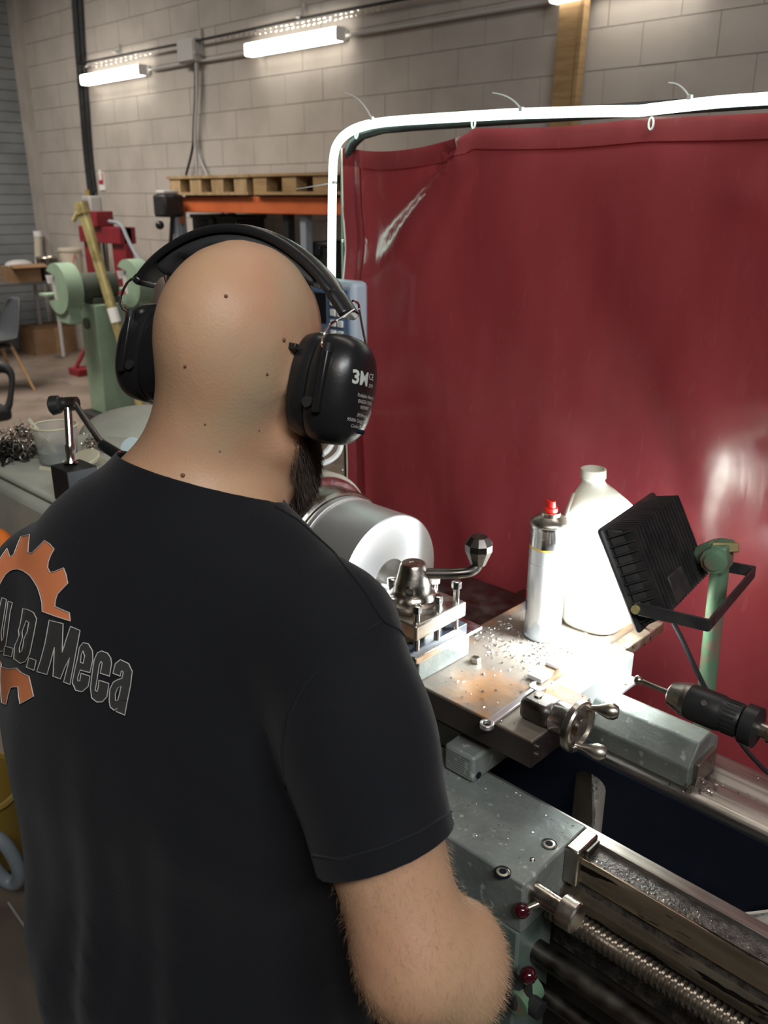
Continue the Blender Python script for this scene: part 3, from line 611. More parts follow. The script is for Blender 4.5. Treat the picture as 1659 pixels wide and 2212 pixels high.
# saddle and apron
SX = -.478
sd = obj('saddle', B().box(-.93, .752, .80, SX, .905, .885), M['castgrey'], L, bev=.004)
obj('saddle_rear', B().box(-.93, .905, .884, -.70, 1.22, .93), M['darksteel'], L, bev=.003)
obj('apron', B().box(-.93, .752, .52, SX-.004, .838, .80), M['greygreen'], L, bev=.004)
obj('apron_gearbox', B().box(-.90, .70, .54, -.55, .752, .77), M['greygreen'], L, bev=.01)
for px, py in ((1186, 1824), (1086, 1884)):
    q = W(px, py, Z=.885)
    s_ = obj('counterbore', B().lathe((q.x, q.y, .8856), (0, 0, 1), [(-.002, .0112), (.0002, .0112), (.0002, .0105), (-.002, .0105)], 20), M['pit'], L)
    obj('socket_screw', B().lathe((q.x, q.y, .884), (0, 0, 1), [(0, .0092), (.0022, .0092), (.0026, .0086), (.0026, .0052), (-.001, .0050)], 20), M['steel'], L)
    obj('hex_socket', B().lathe((q.x, q.y, .8835), (0, 0, 1), [(0, .0052), (.0027, .0052)], 6), M['pit'], L)
q = W(1150, 1857, Z=.885); obj('oil_nipple', B().ball((q.x, q.y, .885), .0042, 10, 6, (1, 1, .5)), M['chrome'], L)
lb('way_wiper', SX, .845, .83, SX+.022, .897, .889, 'steel', .003); lb('wiper_plate', SX+.022, .862, .84, SX+.027, .893, .884, 'darksteel', .001)
# apron levers
for (px, py, ex, ey, bx, by, d0, yy) in ((1150, 1925, 1207, 1973, 1127, 1967, None, .775),):
    a = W(1150, 1922, Y=.775); a.x = SX; e_ = Vector((SX+.062, .775, a.z))
    sh = obj('feed_lever', B().lathe((SX, .775, a.z), (1, 0, 0), [(0, .0135), (.045, .0125), (.045, .021), (.066, .021), (.068, .019)], 18), M['steel'], L)
    bl_ = W(1127, 1967, Y=.745); st = Vector((SX+.022, .775, a.z))
    obj('lever_rod', B().cyl(st, bl_, .0045), M['steel'], sh); obj('lever_ball', B().ball(bl_, .0105, 16, 12), M['maroon'], sh)
a = W(1190, 2200, Y=.735); bl_ = W(1141, 2107, Y=.735)
hb = obj('engage_lever', B().lathe((SX-.03, .735, a.z), (1, 0, 0), [(0, .02), (.05, .02), (.055, .013), (.08, .013)], 16), M['blackm'], L)
obj('lever_rod', B().cyl(Vector((SX+.03, .735, a.z)), bl_, .006, .005), M['blackm'], hb); obj('lever_ball', B().ball(bl_, .0115, 16, 12), M['maroon'], hb)
obj('lever_hub', B().cyl((SX+.02, .72, a.z), (SX+.02, .76, a.z), .018), M['greenpaint'], hb)
hw = obj('apron_handwheel', B().lathe((-.72, .70, .66), (0, -1, 0), [(0, .02), (.04, .02), (.04, .085), (.05, .09), (.058, .085), (.058, .02)], 28), M['steel'], L)
obj('handwheel_grip', B().lathe((-.65, .645, .66), (0, -1, 0), [(0, .007), (.02, .011), (.05, .012), (.06, .007)], 12), M['blackp'], hw)
# cross slide plate
sl = .957
poly = [(-1.02, .877), (-.562, .877), (-.562, 1.032), (-.648, 1.036), (-.640, 1.385), (-.832, 1.385), (-.832, 1.10), (-1.02, 1.10)]
obj('cross_slide', B().prism(poly, (0, 0, sl), (1, 0, 0), (0, 1, 0), (0, 0, 1.0-sl)), M['plate'], L, bev=.002)
obj('cross_slide_edge', B().box(-1.02, .8755, sl-.001, -.5615, .878, .997), M['plateside'], L)
obj('cross_slide_edge', B().box(-.5635, .877, sl-.001, -.5605, 1.030, .997), M['plateside'], L)
for z in (.972, .985): obj('edge_screw', B().cyl((-.562, .89, z), (-.557, .89, z), .0035), M['steel'], L)
obj('lower_slide', B().box(-.92, .93, .885, -.69, 1.36, sl), M['darksteel'], L, bev=.004)
obj('slide_ledge', B().box(-.64, 1.20, .965, -.612, 1.37, .985), M['brass'] if 0 else M['wayside'], L, bev=.002)
obj('carriage_wing', B().box(-1.05, 1.0, .90, -.832, 1.30, .975), M['darksteel'], L, bev=.003)
# ribbed clamp block under the plate
n0 = W(1024, 1640, Z=.932); cbx = n0.x
q1 = W(960, 1605, Z=.932); 
cb = obj('clamp_block', B().box(q1.x, n0.y, .887, n0.x, n0.y+.16, .932), M['castgrey'], L, bev=.005)
for k in range(9):
    z = .892+k*.0042; obj('grip_rib', B().box(q1.x+.006, n0.y-.0015, z, n0.x-.006, n0.y+.001, z+.002), M['castgrey'], cb)
obj('clamp_screw', B().cyl((n0.x-.001, n0.y+.012, .897), (n0.x+.002, n0.y+.012, .897), .0055), M['pit'], cb)
# slide cover box (bright painted)
wx0, wx1 = -.647, -.598
sc_ = obj('slide_cover', B().box(wx0, 1.035, .935, wx1, 1.235, .981), M['whiteplate'], L, bev=.003)
obj('cover_flange', B().box(wx1-.002, 1.03, .930, wx1+.014, 1.235, .936), M['whiteplate'], L, bev=.001)
for y in (1.06, 1.20): obj('flange_screw', B().cyl((wx1+.007, y, .936), (wx1+.007, y, .938), .004, n=10), M['steel'], L)
# compound slide
obj('compound_slide', B().box(-.90, .880, 1.0, -.780, 1.006, 1.041), M['castgrey'], L, bev=.002)
obj('compound_top', B().box(-.90, .868, 1.041, -.772, 1.030, 1.047), M['bright'], L, bev=.001)
# tool post
tp = obj('tool_post', B().prism([(-.885, .857), (-.766, .857), (-.766, .977), (-.885, .977)], (0, 0, 1.047), (1, 0, 0), (0, 1, 0), (0, 0, .012)), M['steel'], L, bev=.002)
obj('post_core', B().box(-.862, .880, 1.059, -.789, .954, 1.092), M['steel'], tp, bev=.002)
obj('clamping_plate', B().box(-.885, .857, 1.087, -.766, .977, 1.113), M['steel'], tp, bev=.003)
def bolt(x, y, z0, z1, r=.0064):
    b = B().cyl((x, y, 1.066), (x, y, z1-.012), r*.8, n=12); b.lathe((x, y, z1-.013), (0, 0, 1), [(0, r*1.05), (.001, r*1.25), (.012, r*1.25), (.013, r)], 6)
    obj('clamping_bolt', b, M['bright'], tp)
for x, y, z1 in ((-.775, .868, 1.142), (-.775, .916, 1.142), (-.777, .964, 1.150), (-.825, .866, 1.140), (-.872, .868, 1.142), (-.873, .916, 1.14), (-.873, .965, 1.142), (-.825, .968, 1.142)): bolt(x, y, 0, z1)
hx, hy = -.826, .915
obj('post_collar', B().lathe((hx, hy, 1.113), (0, 0, 1), [(0, .047), (.006, .049), (.010, .047), (.013, .038), (.018, .036), (.022, .032)], 32), M['steel'], tp)
obj('post_hub', B().lathe((hx, hy, 1.133), (0, 0, 1), [(0, .032), (.003, .0290), (.016, .0285), (.020, .0265), (.046, .0205), (.049, .0180), (.0491, .006), (.048, .0055)], 32), M['steel'], tp)
obj('hub_pin', B().cyl((hx+.012, hy-.023, 1.148), (hx+.018, hy-.028, 1.148), .005), M['darksteel'], tp)
hz_ = 1.168
e1 = W(1005, 1239, Z=hz_); e2 = W(1028, 1234, Z=hz_+.0); k0 = W(1033, 1216, Z=1.180); k1 = k0+Vector((0, 0, .046))
obj('clamp_handle', B().tube([(hx+.006, hy+.004, hz_-.004), e1, e2.lerp(k0, .3), k0+Vector((0, 0, .004))], .0085, 12, sm=2), M['darksteel'], tp)
obj('handle_knob', B().lathe(k0-Vector((0, 0, .003)), (0, 0, 1), [(0, .0115), (.006, .0140), (.018, .0190), (.026, .0222), (.036, .0222), (.047, .0140), (.048, .0125), (.048, .004), (.0472, .003)], 10), M['darksteel'], tp, flat=True)
# compound handwheel at the right end of the plate
wzc = 1.014; wy = .935
bz = obj('handwheel_bracket', B().box(-.612, wy-.024, 1.0, -.562, wy+.020, 1.034), M['darksteel'], L, bev=.008)
obj('bracket_screw', B().cyl((-.594, wy, 1.034), (-.594, wy, 1.036), .006), M['chrome'], bz)
obj('index_collar', B().lathe((-.566, wy, wzc), (1, 0, 0), [(0, .020), (.006, .024), (.030, .024), (.034, .020)], 28), M['bright'], bz)
wh = obj('feed_handwheel', B().lathe((-.534, wy, wzc), (1, 0, 0), [(0, .018), (.002, .036), (.004, .0385), (.012, .0385), (.015, .036), (.015, .030), (.009, .028), (.008, .016), (.016, .014), (.016, .004)], 36), M['steel'], L)
for dy, dz, dv in ((.018, .024, (.9, .35, .05)), (-.006, -.027, (.9, .35, -.1))):
    s0 = Vector((-.524, wy+dy, wzc+dz)); obj('crank_grip', B().lathe(s0, dv, [(0, .0045), (.008, .0042), (.016, .0060), (.030, .0118), (.038, .0118), (.044, .008), (.045, .003)], 18), M['steel'], wh)
# tail casting on the rear way, drill chuck with quill
prof = [(1.085, .88), (1.085, .915), (1.112, .947), (1.150, .950), (1.185, .925), (1.185, .88)]
tb = xprism('rear_casting', prof, -.628, -.418, 'castgrey', .003)
lb('casting_end_plate', -.418, 1.10, .88, -.410, 1.165, .918, 'steel', .001)
dc = obj('drill_chuck', B().lathe((-.428, AYc, AZc), (1, 0, 0), [(0, .010), (.004, .0165), (.022, .0225), (.024, .0235), (.030, .0235)], 32), M['steel'], L)
obj('chuck_sleeve', B().lathe((-.398, AYc, AZc), (1, 0, 0), [(0, .0235), (.004, .0245), (.042, .0245), (.044, .0235), (.046, .0235), (.050, .0225), (.068, .0225), (.071, .021)], 32), M['blackm'], dc)
kn = B()
for k in range(24):
    a = k*2*math.pi/24; c_ = Vector((0, math.cos(a), math.sin(a))); kn.obox(Vector((-.339, AYc, AZc))+c_*.0226, (.008, 0, 0), c_*.0006, c_.cross(Vector((1, 0, 0)))*.0011)
obj('knurling', kn, M['blackm'], dc, kind='stuff')
obj('chuck_collar', B().lathe((-.327, AYc, AZc), (1, 0, 0), [(0, .019), (.004, .027), (.020, .027), (.023, .018)], 32), M['blackm'], dc)
obj('chuck_screw', B().cyl((-.372, AYc-.018, AZc+.016), (-.372, AYc-.0195, AZc+.0175), .004), M['steel'], dc)
obj('quill', B().lathe((-.304, AYc, AZc), (1, 0, 0), [(0, .010), (.012, .010), (.012, .0135), (.022, .0135), (.024, .0115), (.030, .0115), (.032, .015), (.09, .015), (.09, .03), (.30, .03)], 28), M['steel'], dc)
obj('drill_bit', B().lathe((-.472, AYc, AZc), (1, 0, 0), [(0, .002), (.003, .0035), (.044, .0040)], 14).ball((-.474, AYc, AZc), .0068, 12, 8), M['steel'], dc)
lb('tailstock_body', -.02, .90, .88, .25, 1.10, 1.16, 'greygreen', .03)
# headstock, guard, chuck
obj('headstock', B().box(-1.80, .605, .86, -1.30, 1.08, 1.205), M['machinegrey'], L, bev=.02)
obj('headstock_lid', B().box(-1.79, .615, 1.205, -1.31, 1.07, 1.220), M['machinegrey'], L, bev=.010)
obj('lid_dome', B().ball((-1.78, 1.02, 1.19), .15, 24, 12, (1.1, 1, .42)), M['machinegrey'], L)
gd = [(-.40+.0, 0)]
obj('chuck_guard', B().lathe((-1.66, AYc, AZc), (1, 0, 0), [(0, .146), (.005, .152), (.500, .152), (.503, .146), (.503, .10)], 64), M['beige'], L)
obj('spindle_flange', B().lathe((-1.16, AYc, AZc), (1, 0, 0), [(0, .146), (.012, .144), (.016, .136), (.016, .08)], 64), M['bright'], L)
ck = obj('lathe_chuck', B().lathe((-1.145, AYc, AZc), (1, 0, 0), [(0, .126), (.003, .130), (.050, .130), (.053, .127)], 64), M['steel'], L)
for a in (30, 150, 270):
    r_ = Vector((0, math.cos(math.radians(a)), math.sin(math.radians(a)))); w_ = r_.cross(Vector((1, 0, 0)))
    obj('jaw', B().obox(Vector((-1.082, AYc, AZc))+r_*.098, (.018, 0, 0), r_*.026, w_*.014), M['darksteel'], ck, bev=.003)
# workpiece
wp = thing('steel_workpiece', 'bright turned steel disc with a bored hole held in the lathe chuck', 'workpiece', (-1.02, AYc, AZc-.112))
wm = mat('turned', (.92,.92,.91), .38, .85, bump=0); nt = wm.node_tree; p = nt.nodes['Principled BSDF']
p.inputs['Anisotropic'].default_value = .7; tg = nt.nodes.new('ShaderNodeTangent'); tg.direction_type = 'RADIAL'; tg.axis = 'X'; nt.links.new(tg.outputs[0], p.inputs['Tangent'])
obj('rim', B().lathe((-1.090, AYc, AZc), (1, 0, 0), [(0, .108), (.001, .1215), (.014, .1215), (.016, .119), (.0165, .117)], 96), wm, wp)
ob_ = B()
R = [(0, .1185), (.116, .1185), (.118, .1165), (.118, .040), (.117, .038), (.050, .037)]
obj('body', ob_.lathe((-1.074, AYc, AZc), (1, 0, 0), R, 96), wm, wp)
obj('bore', B().lathe((-1.03, AYc, AZc), (1, 0, 0), [(0, .001), (.0, .0365), (.071, .0375)], 48), M['darksteel'], wp)
# turning tool
M['bluesteel'] = mat('bluesteel', (.10,.115,.14), .4, .6, col2=(.08,.09,.11), scale=20)
M['satin'] = mat('satin', (.80,.80,.78), .5, .5)
tl = thing('turning_tool', 'grey steel tool bar clamped under the tool post bolts', 'cutting tool', (-.785, .92, 1.047))
obj('shank', B().box(-.800, .845, 1.0472, -.775, .992, 1.0655), M['bluesteel'], tl, bev=.001)
obj('tip', B().prism([(-.800, .845), (-.775, .845), (-.782, .818), (-.800, .812)], (0, 0, 1.050), (1, 0, 0), (0, 1, 0), (0, 0, .012)), M['steel'], tl)
b2 = thing('boring_bar', 'round steel boring bar pointing from the tool post into the bore', 'cutting tool', (-.90, .975, 1.066))
obj('bar', B().cyl((-.80, .935, 1.083), (-.985, .985, 1.083), .0085), M['bright'], b2); obj('tip', B().box(-.995, .976, 1.078, -.983, .998, 1.088), M['steel'], b2)
# ================================================================== LOOSE THINGS ON THE PLATE
zp = 1.0003
def nut(px, py, lab):
    q = W(px, py, Z=zp); b = B().lathe((q.x, q.y, zp), (0, 0, 1), [(0, .0075), (.001, .0085), (.0075, .0085), (.0085, .0075), (.0085, .0045), (.001, .0045)], 6); tag(obj('hex_nut', b, M['steel']), lab, 'nut')
nut(1027, 1430, 'hexagonal steel nut on the rusty slide plate beside the tool post')
sp = [W(1050, 1567, Z=zp+.004), W(1160, 1486, Z=zp+.004)]; dv = (sp[1]-sp[0]); ln = dv.length; dv.normalize(); sv = Vector((-dv.y, dv.x, 0))
M['spannersteel'] = mat('spannersteel', (.85,.85,.84), .28, .9)
t = thing('spanner', 'chrome combination spanner lying across the front of the slide plate', 'spanner', (sp[0].x, sp[0].y, zp))
c0 = sp[0]+dv*.002; b = B(); ring = []
for k in range(20):
    a = 2*math.pi*k/20; u = dv*math.cos(a)+sv*math.sin(a); r = .0105
    ring.append([c0+u*r+Vector((0, 0, -.0035)), c0+u*r+Vector((0, 0, .0035)), c0+u*.0065+Vector((0, 0, .0035)), c0+u*.0065+Vector((0, 0, -.0035))])
obj('ring_end', b.loft(ring, closed=True), M['spannersteel'], t, bev=.0008)
s0 = c0+dv*.009; s1 = sp[1]-dv*.01
obj('shaft', B().hexa([s0-sv*.006-Vector((0,0,.002)), s1-sv*.0055-Vector((0,0,.002)), s1+sv*.0055-Vector((0,0,.002)), s0+sv*.006-Vector((0,0,.002)), s0-sv*.006+Vector((0,0,.0022)), s1-sv*.0055+Vector((0,0,.0022)), s1+sv*.0055+Vector((0,0,.0022)), s0+sv*.006+Vector((0,0,.0022))]), M['spannersteel'], t, bev=.0008)
jaw = [(0, -.006), (.006, -.012), (.016, -.013), (.022, -.009), (.014, -.005), (.011, 0), (.014, .005), (.022, .009), (.016, .013), (.006, .012), (0, .006)]
obj('open_end', B().prism(jaw, s1-Vector((0, 0, .0032)), dv, sv, (0, 0, .0064)), M['spannersteel'], t, bev=.0005)
for (px, py, a, lab, hh) in ((1166, 1462, 0, 'small bright square steel block, nearer of two by the spanner', .008), (1205, 1434, 0, 'small bright square steel block, farther of two by the white cover', .006)):
    q = W(px, py, Z=zp); t = thing('steel_block', lab, 'steel block', (q.x, q.y, zp), 'small steel blocks by the spanner')
    obj('body', B().box(q.x-.013, q.y-.017, zp, q.x+.014, q.y+.015, zp+hh), M['satin'], t, bev=.001)
# chips
def chips(name, n, area_fn, smin, smax, m, lab):
    b = B()
    for _ in range(n):
        x, y, z = area_fn(); s = rng.uniform(smin, smax); a = rng.uniform(0, 6.28, 3); R_ = Matrix.Rotation(a[0], 3, 'Z') @ Matrix.Rotation(a[1]*.4, 3, 'X')
        c_ = Vector((x, y, z+s*.35)); l = rng.uniform(.5, 1.8)
        b.add([c_+R_ @ Vector(v)*s for v in ((-l, -.3, 0), (l*.2, -.4, .35), (l, .1, -.1), (0, .5, .1), (0, 0, .5))], [(0, 1, 4), (1, 2, 4), (2, 3, 4), (3, 0, 4), (0, 3, 2, 1)])
    tag(obj(name, b, M[m], flat=True), lab, 'metal chips', kind='stuff')
def plate_pt():
    while 1:
        x, y = rng.uniform(-.82, -.57), rng.uniform(.885, 1.36)
        if y > 1.03 and x > -.655: continue
        if x < -.76 and y < 1.04: continue
        if rng.random() < (.45 if y > 1.02 else .12)+(.4 if abs(y-1.09) < .06 else 0): return x, y, zp
chips('metal_chips', 800, plate_pt, .0009, .0036, 'bright', 'scattered bright metal chips on the rusty slide plate')
chips('metal_chips', 500, lambda: (rng.uniform(-.44, .1), rng.uniform(.863, .888), .872), .0006, .0020, 'bright', 'tiny wet metal chips along the dirty front way')
chips('metal_chips', 260, lambda: (rng.uniform(-.45, .1), rng.uniform(1.135, 1.2), .874), .0008, .0028, 'steel', 'metal chips along the rear way below the drill chuck')
chips('metal_chips', 120, lambda: (rng.uniform(-.75, -.49), rng.uniform(.765, .90), .8852), .0006, .0017, 'bright', 'fine chips on the grey saddle top by the arm')
def curls(n, fn, r0, m, lab):
    b = B()
    for _ in range(n):
        c_ = Vector(fn()); a0 = rng.uniform(0, 6.28); tl_ = rng.uniform(.6, 1.6)*math.pi*2; r_ = r0*rng.uniform(.6, 1.3); dr2 = Vector(rng.normal(size=3)).normalized(); _, u, w = frame(dr2)
        b.tube([c_+Vector((0, 0, r_))+u*r_*math.cos(a0+s*tl_)+w*r_*math.sin(a0+s*tl_)+dr2*s*r_*1.5 for s in np.linspace(0, 1, 9)], .0006+r_*.06, 4)
    tag(obj('curled_swarf', b, M[m]), lab, 'metal swarf', kind='stuff')
curls(16, lambda: (rng.uniform(-.71, -.67), rng.uniform(1.07, 1.16), zp), .0035, 'bright', 'small bright curls of swarf at the foot of the spray can')
curls(14, lambda: (rng.uniform(-.44, -.38), rng.uniform(1.07, 1.12), .881), .0045, 'steel', 'curls of swarf on the rear way below the drill chuck')
# spray can
q = W(1178, 1378, Z=zp); cx, cy = q.x-.011, q.y+.006; r = .0325
t = thing('spray_can', 'silver spray can with a red nozzle standing on the slide plate', 'spray can', (cx, cy, zp))
obj('body', B().lathe((cx, cy, zp), (0, 0, 1), [(0, .028), (.001, r-.001), (.004, r), (.007, r-.0015), (.010, r-.001), (.170, r-.001)], 40), M['can'], t)
obj('upper_body', B().lathe((cx, cy, zp+.170), (0, 0, 1), [(0, r-.001), (.033, r-.001), (.036, r), (.039, r-.001)], 40), M['bright'], t)
obj('yellow_band', B().lathe((cx, cy, zp+.168), (0, 0, 1), [(0, r-.0008), (.0030, r-.0008)], 40), M['canyellow'], t)
obj('shoulder', B().lathe((cx, cy, zp+.208), (0, 0, 1), [(0, r-.001), (.002, r+.0006), (.005, r), (.009, .0285), (.014, .0205), (.016, .0165), (.021, .0160), (.022, .013)], 40), M['steel'], t)
nz = obj('nozzle', B().lathe((cx, cy, zp+.229), (0, 0, 1), [(0, .0115), (.008, .011), (.009, .008), (.019, .0068), (.020, .004)], 20), M['rednoz'], t)
obj('nozzle_tip', B().box(cx-.0105, cy-.003, zp+.243, cx, cy+.003, zp+.249), M['rednoz'], t, bev=.001)
def canpatch(name, a0, a1, z0, z1, m, n=10):
    b = B(); P = [(cx+(r-.0006)*math.cos(a), cy+(r-.0006)*math.sin(a)) for a in [a0+(a1-a0)*k/n for k in range(n+1)]]
    b.add([(x, y, zp+z0) for x, y in P]+[(x, y, zp+z1) for x, y in P], [(k, k+1, n+2+k, n+1+k) for k in range(n)]); obj(name, b, M[m], t)
tc_ = math.atan2(-cy, -cx)
canpatch('print_line', tc_-1.3, tc_+.2, .141, .1425, 'labelwhite'); canpatch('print_patch', tc_-1.55, tc_-1.15, .05, .07, 'canprint', 4); canpatch('print_patch', tc_-1.6, tc_-1.25, .072, .086, 'canred', 4)
canpatch('print_patch', tc_-1.6, tc_-1.3, .15, .153, 'canred', 3)
for k in range(7): a = tc_-.95+.05*k; canpatch('print_ray', a, a+.018, .085-.003*abs(k-3), .118-.005*abs(k-3), 'labelwhite', 2)
# jug
q = W(1296, 1352, Z=zp); jx, jy = q.x-.016, q.y+.024
t = thing('plastic_jug', 'milky white plastic jug with a moulded handle standing on the slide plate', 'jug', (jx, jy, zp))
ang = math.radians(5); ju = Vector((math.cos(ang), math.sin(ang), 0)); jv = Vector((-math.sin(ang), math.cos(ang), 0))
def sup(hw, hd, e=3.2, n=32):
    P = []
    for k in range(n):
        a = 2*math.pi*k/n; c_, s_ = math.cos(a), math.sin(a); P.append((math.copysign(abs(c_)**(2/e), c_)*hw, math.copysign(abs(s_)**(2/e), s_)*hd))
    return P
rings = []; JH = [(0, .046, .062, 3), (.004, .051, .067, 3.4), (.015, .053, .070, 4), (.045, .0515, .068, 4), (.06, .053, .070, 4), (.10, .0525, .069, 4), (.105, .0515, .068, 4), (.15, .053, .0695, 4), (.190, .052, .068, 3.6), (.215, .045, .058, 3), (.240, .033, .042, 2.6), (.258, .021, .026, 2.2), (.264, .0185, .0185, 2), (.268, .0185, .0185, 2), (.270, .0205, .0205, 2), (.285, .0205, .0205, 2), (.286, .0175, .0175, 2), (.270, .016, .016, 2)]
JH[9:13] = [(.200, .0515, .068, 3.8), (.218, .047, .062, 3.2), (.238, .036, .047, 2.6), (.256, .024, .029, 2.2)] if 0 else JH[9:13]
JH = [(0, .046, .062, 3), (.004, .051, .067, 3.4), (.015, .053, .070, 4)]+[(.03+.012*k, .0525+.0006*math.sin(k*1.4), .0690, 4) for k in range(14)]+[(.198, .052, .068, 3.6), (.206, .0505, .066, 3.4), (.214, .048, .062, 3.1), (.222, .0445, .057, 2.9), (.232, .039, .049, 2.6), (.242, .033, .041, 2.4), (.250, .0265, .033, 2.2), (.258, .021, .025, 2), (.264, .0195, .0195, 2), (.268, .0195, .0195, 2), (.270, .0215, .0215, 2), (.285, .0215, .0215, 2), (.286, .0185, .0185, 2), (.270, .017, .017, 2)]
for z, hw, hd, e in JH: rings.append([Vector((jx, jy, zp+z))-RT*(.016*z/.25+.016*max(0, z-.20)/.06*(1 if z < .26 else .06/max(z-.20, .06)))+ju*a+jv*b_ for a, b_ in sup(hw, hd, e, 48)])
jo = obj('body', B().loft(rings), M['jug'], t)
for v in jo.data.vertices:                                            # moulded grip hollow on the side towards the lathe operator
    z = v.co.z; rel = v.co-Vector((0, 0, z)); a = rel.dot(ju); b_ = rel.dot(jv)
    if b_ < 0 and z < .262: f_ = math.exp(-((z-.196-.35*a)/.026)**4)*math.exp(-((a+.008)/.030)**4); v.co += jv*(.022*f_)
    if a > 0 and z < .262: f_ = math.exp(-((z-.200)/.022)**2)*math.exp(-((b_-.01)/.022)**2); v.co -= ju*(.010*f_)
obj('handle', B().tube([Vector((jx, jy, zp+z))-RT*.014-ju*.034+jv*y for z, y in ((.165, -.062), (.185, -.060), (.205, -.056), (.222, -.048), (.240, -.034))], .0070, 10, sm=1), M['jug'], t)
# ================================================================== FLOODLIGHT
cA, cB, cC = Vector((-111, -94, 240)), Vector((81, -212, -45.6)), None
def camv(v): return (RT*v[0]+UP*v[1]-FW*v[2])
u = camv((-179.8, -82, 222.8)).normalized(); v0 = camv((84.2, -212.6, -10.3)); v = (v0-u*v0.dot(u)).normalized(); nn = u.cross(v).normalized()   # nn: out of the back
if nn.dot(-FW) < 0: nn = -nn
fc = W(1400, 1206, d=1.405); hu, hv_ = .1130, .0875
F_ = thing('floodlight', 'black finned floodlight switched on and aimed down at the white jug', 'floodlight', fc-nn*.0)
def fbox(name, c0, a, b_, c1, m, bev=.002, **k): return obj(name, B().obox(fc+u*c0[0]+v*c0[1]+nn*c0[2], u*a, v*b_, nn*c1), M[m], F_, bev=bev, **k)
fbox('front_rim', (0, 0, -.004), hu, hv_, .006, 'lampblack', .006)
fbox('lamp_glass', (0, 0, -.0105), hu-.012, hv_-.012, .0012, 'floodglass', 0)
hs = obj('housing', B().hexa([fc+u*a+v*b_+nn*c_ for c_, s_ in ((.002, 1), (.032, .88)) for a, b_ in ((-hu*.93*s_, -hv_*.93*s_), (hu*.93*s_, -hv_*.93*s_), (hu*.93*s_, hv_*.93*s_), (-hu*.93*s_, hv_*.93*s_))]), M['lampblack'], F_, bev=.003)
for k in range(17):
    a = -hu*.84+k*hu*1.68/16
    fin = B().hexa([fc+u*(a+e)+v*b_+nn*c_ for e in (-.0012, .0012) for b_, c_ in ((-hv_*.93, .006), (hv_*.93, .006), (hv_*.82, .045), (-hv_*.82, .045))]); obj('cooling_fin', fin, M['lampblack'], F_)
for s_ in (-1, 1):
    for k in range(10):
        b_ = -hv_*.80+k*hv_*1.6/9; obj('side_fin', B().hexa([fc+u*(s_*a)+v*(b_+e)+nn*c_ for e in (-.001, .001) for a, c_ in ((hu*.86, .003), (hu*.98, .003), (hu*.88, .040), (hu*.80, .040))]), M['lampblack'], F_)
fbox('gear_cover', (.03, .045, .046), .030, .022, .004, 'lampblack', .002)
hg = .045                                             # hinge point along v
for s_ in (1, -1):
    c_ = fc+u*(s_*(hu+.006))+v*hg+nn*.012; obj('hinge_bolt', B().cyl(c_-u*s_*.01, c_+u*s_*.008, .0065, n=12), M['brass'], F_)
i1, i2 = W(1580, 1305, d=1.32), W(1660, 1190, d=1.50)
h1 = fc+u*(hu+.006)+v*hg+nn*.012; h2 = fc-u*(hu+.006)+v*hg+nn*.012
mid = (i1+i2)/2; bd = (mid-(h1+h2)/2); bd = (bd-u*bd.dot(u)); ld = bd.length; bd.normalize(); bw = u.cross(bd).normalized()*.010
e1_, e2_ = h1+bd*ld, h2+bd*ld
for nm, p0, p1, th_ in (('bracket_arm', h1, e1_, u*.0018), ('bracket_arm', h2, e2_, u*.0018), ('bracket_bar', e1_, e2_, bd*.0018)):
    dd = (p1-p0); obj(nm, B().obox((p0+p1)/2, dd/2, bw, th_), M['lampblack'], F_, bev=.0008)
# real lamp light leaving the glass
fl = bpy.data.lights.new('floodlight_beam', 'AREA'); fl.shape = 'RECTANGLE'; fl.size = .18; fl.size_y = .14; fl.energy = 8.5; fl.color = (.86, .95, 1); fl.spread = math.radians(125)
flo = bpy.data.objects.new('floodlight_beam', fl); COL.objects.link(flo); flo.location = fc-nn*.016; flo.rotation_euler = (-nn).to_track_quat('-Z', 'Y').to_euler()
# pole with clamp
pb_ = W(1527, 1480, Y=1.33); pt_ = W(1556, 1215, Y=1.33)
dp = (pt_-pb_).normalized(); base = pb_-dp*(pb_.z-.02)/dp.z
t = thing('lamp_post', 'worn green-painted steel post with swivel clamp behind the floodlight', 'post', (base.x, base.y, 0))
obj('pole', B().cyl(base, pt_, .0165, .0150, 18), M['greenpaint'], t)
obj('foot_plate', B().box(base.x-.1, base.y-.06, 0, base.x+.1, base.y+.06, .025), M['greenpaint'], t, bev=.004)
cl = obj('clamp_body', B().obox(pt_+Vector((0, 0, .012)), u*.026, bw.normalized()*.024, bd*.014), M['greenpaint'], t, bev=.005)
obj('clamp_knob', B().lathe(pt_+Vector((0, -.026, .012)), (.25, -1, .1), [(-.01, .022), (.006, .022), (.008, .015), (.012, .015), (.013, .01)], 10), M['greenpaint'], cl)
obj('clamp_jaw', B().obox(pt_+Vector((-.028, -.01, .012)), (.014, 0, .01), (0, .012, 0), (.004, 0, .02)), M['greenpaint'], cl, bev=.003)
q = W(1562, 1182, Y=1.33); obj('top_block', B().obox(q, RT*.022, UP*.008, FW*.012), M['brass'], cl, bev=.002)
# power cord
cd = [W(1436, 1312, d=1.41), W(1452, 1340, d=1.43), W(1478, 1390, d=1.42), W(1500, 1440, d=1.42), W(1530, 1500, d=1.44), W(1570, 1560, d=1.45), W(1610, 1620, d=1.46), W(1660, 1672, d=1.47), W(1760, 1760, d=1.48)]
obj('power_cord', B().tube(cd, .0042, 8, sm=2), M['rubber'], F_, label='black rubber cord')
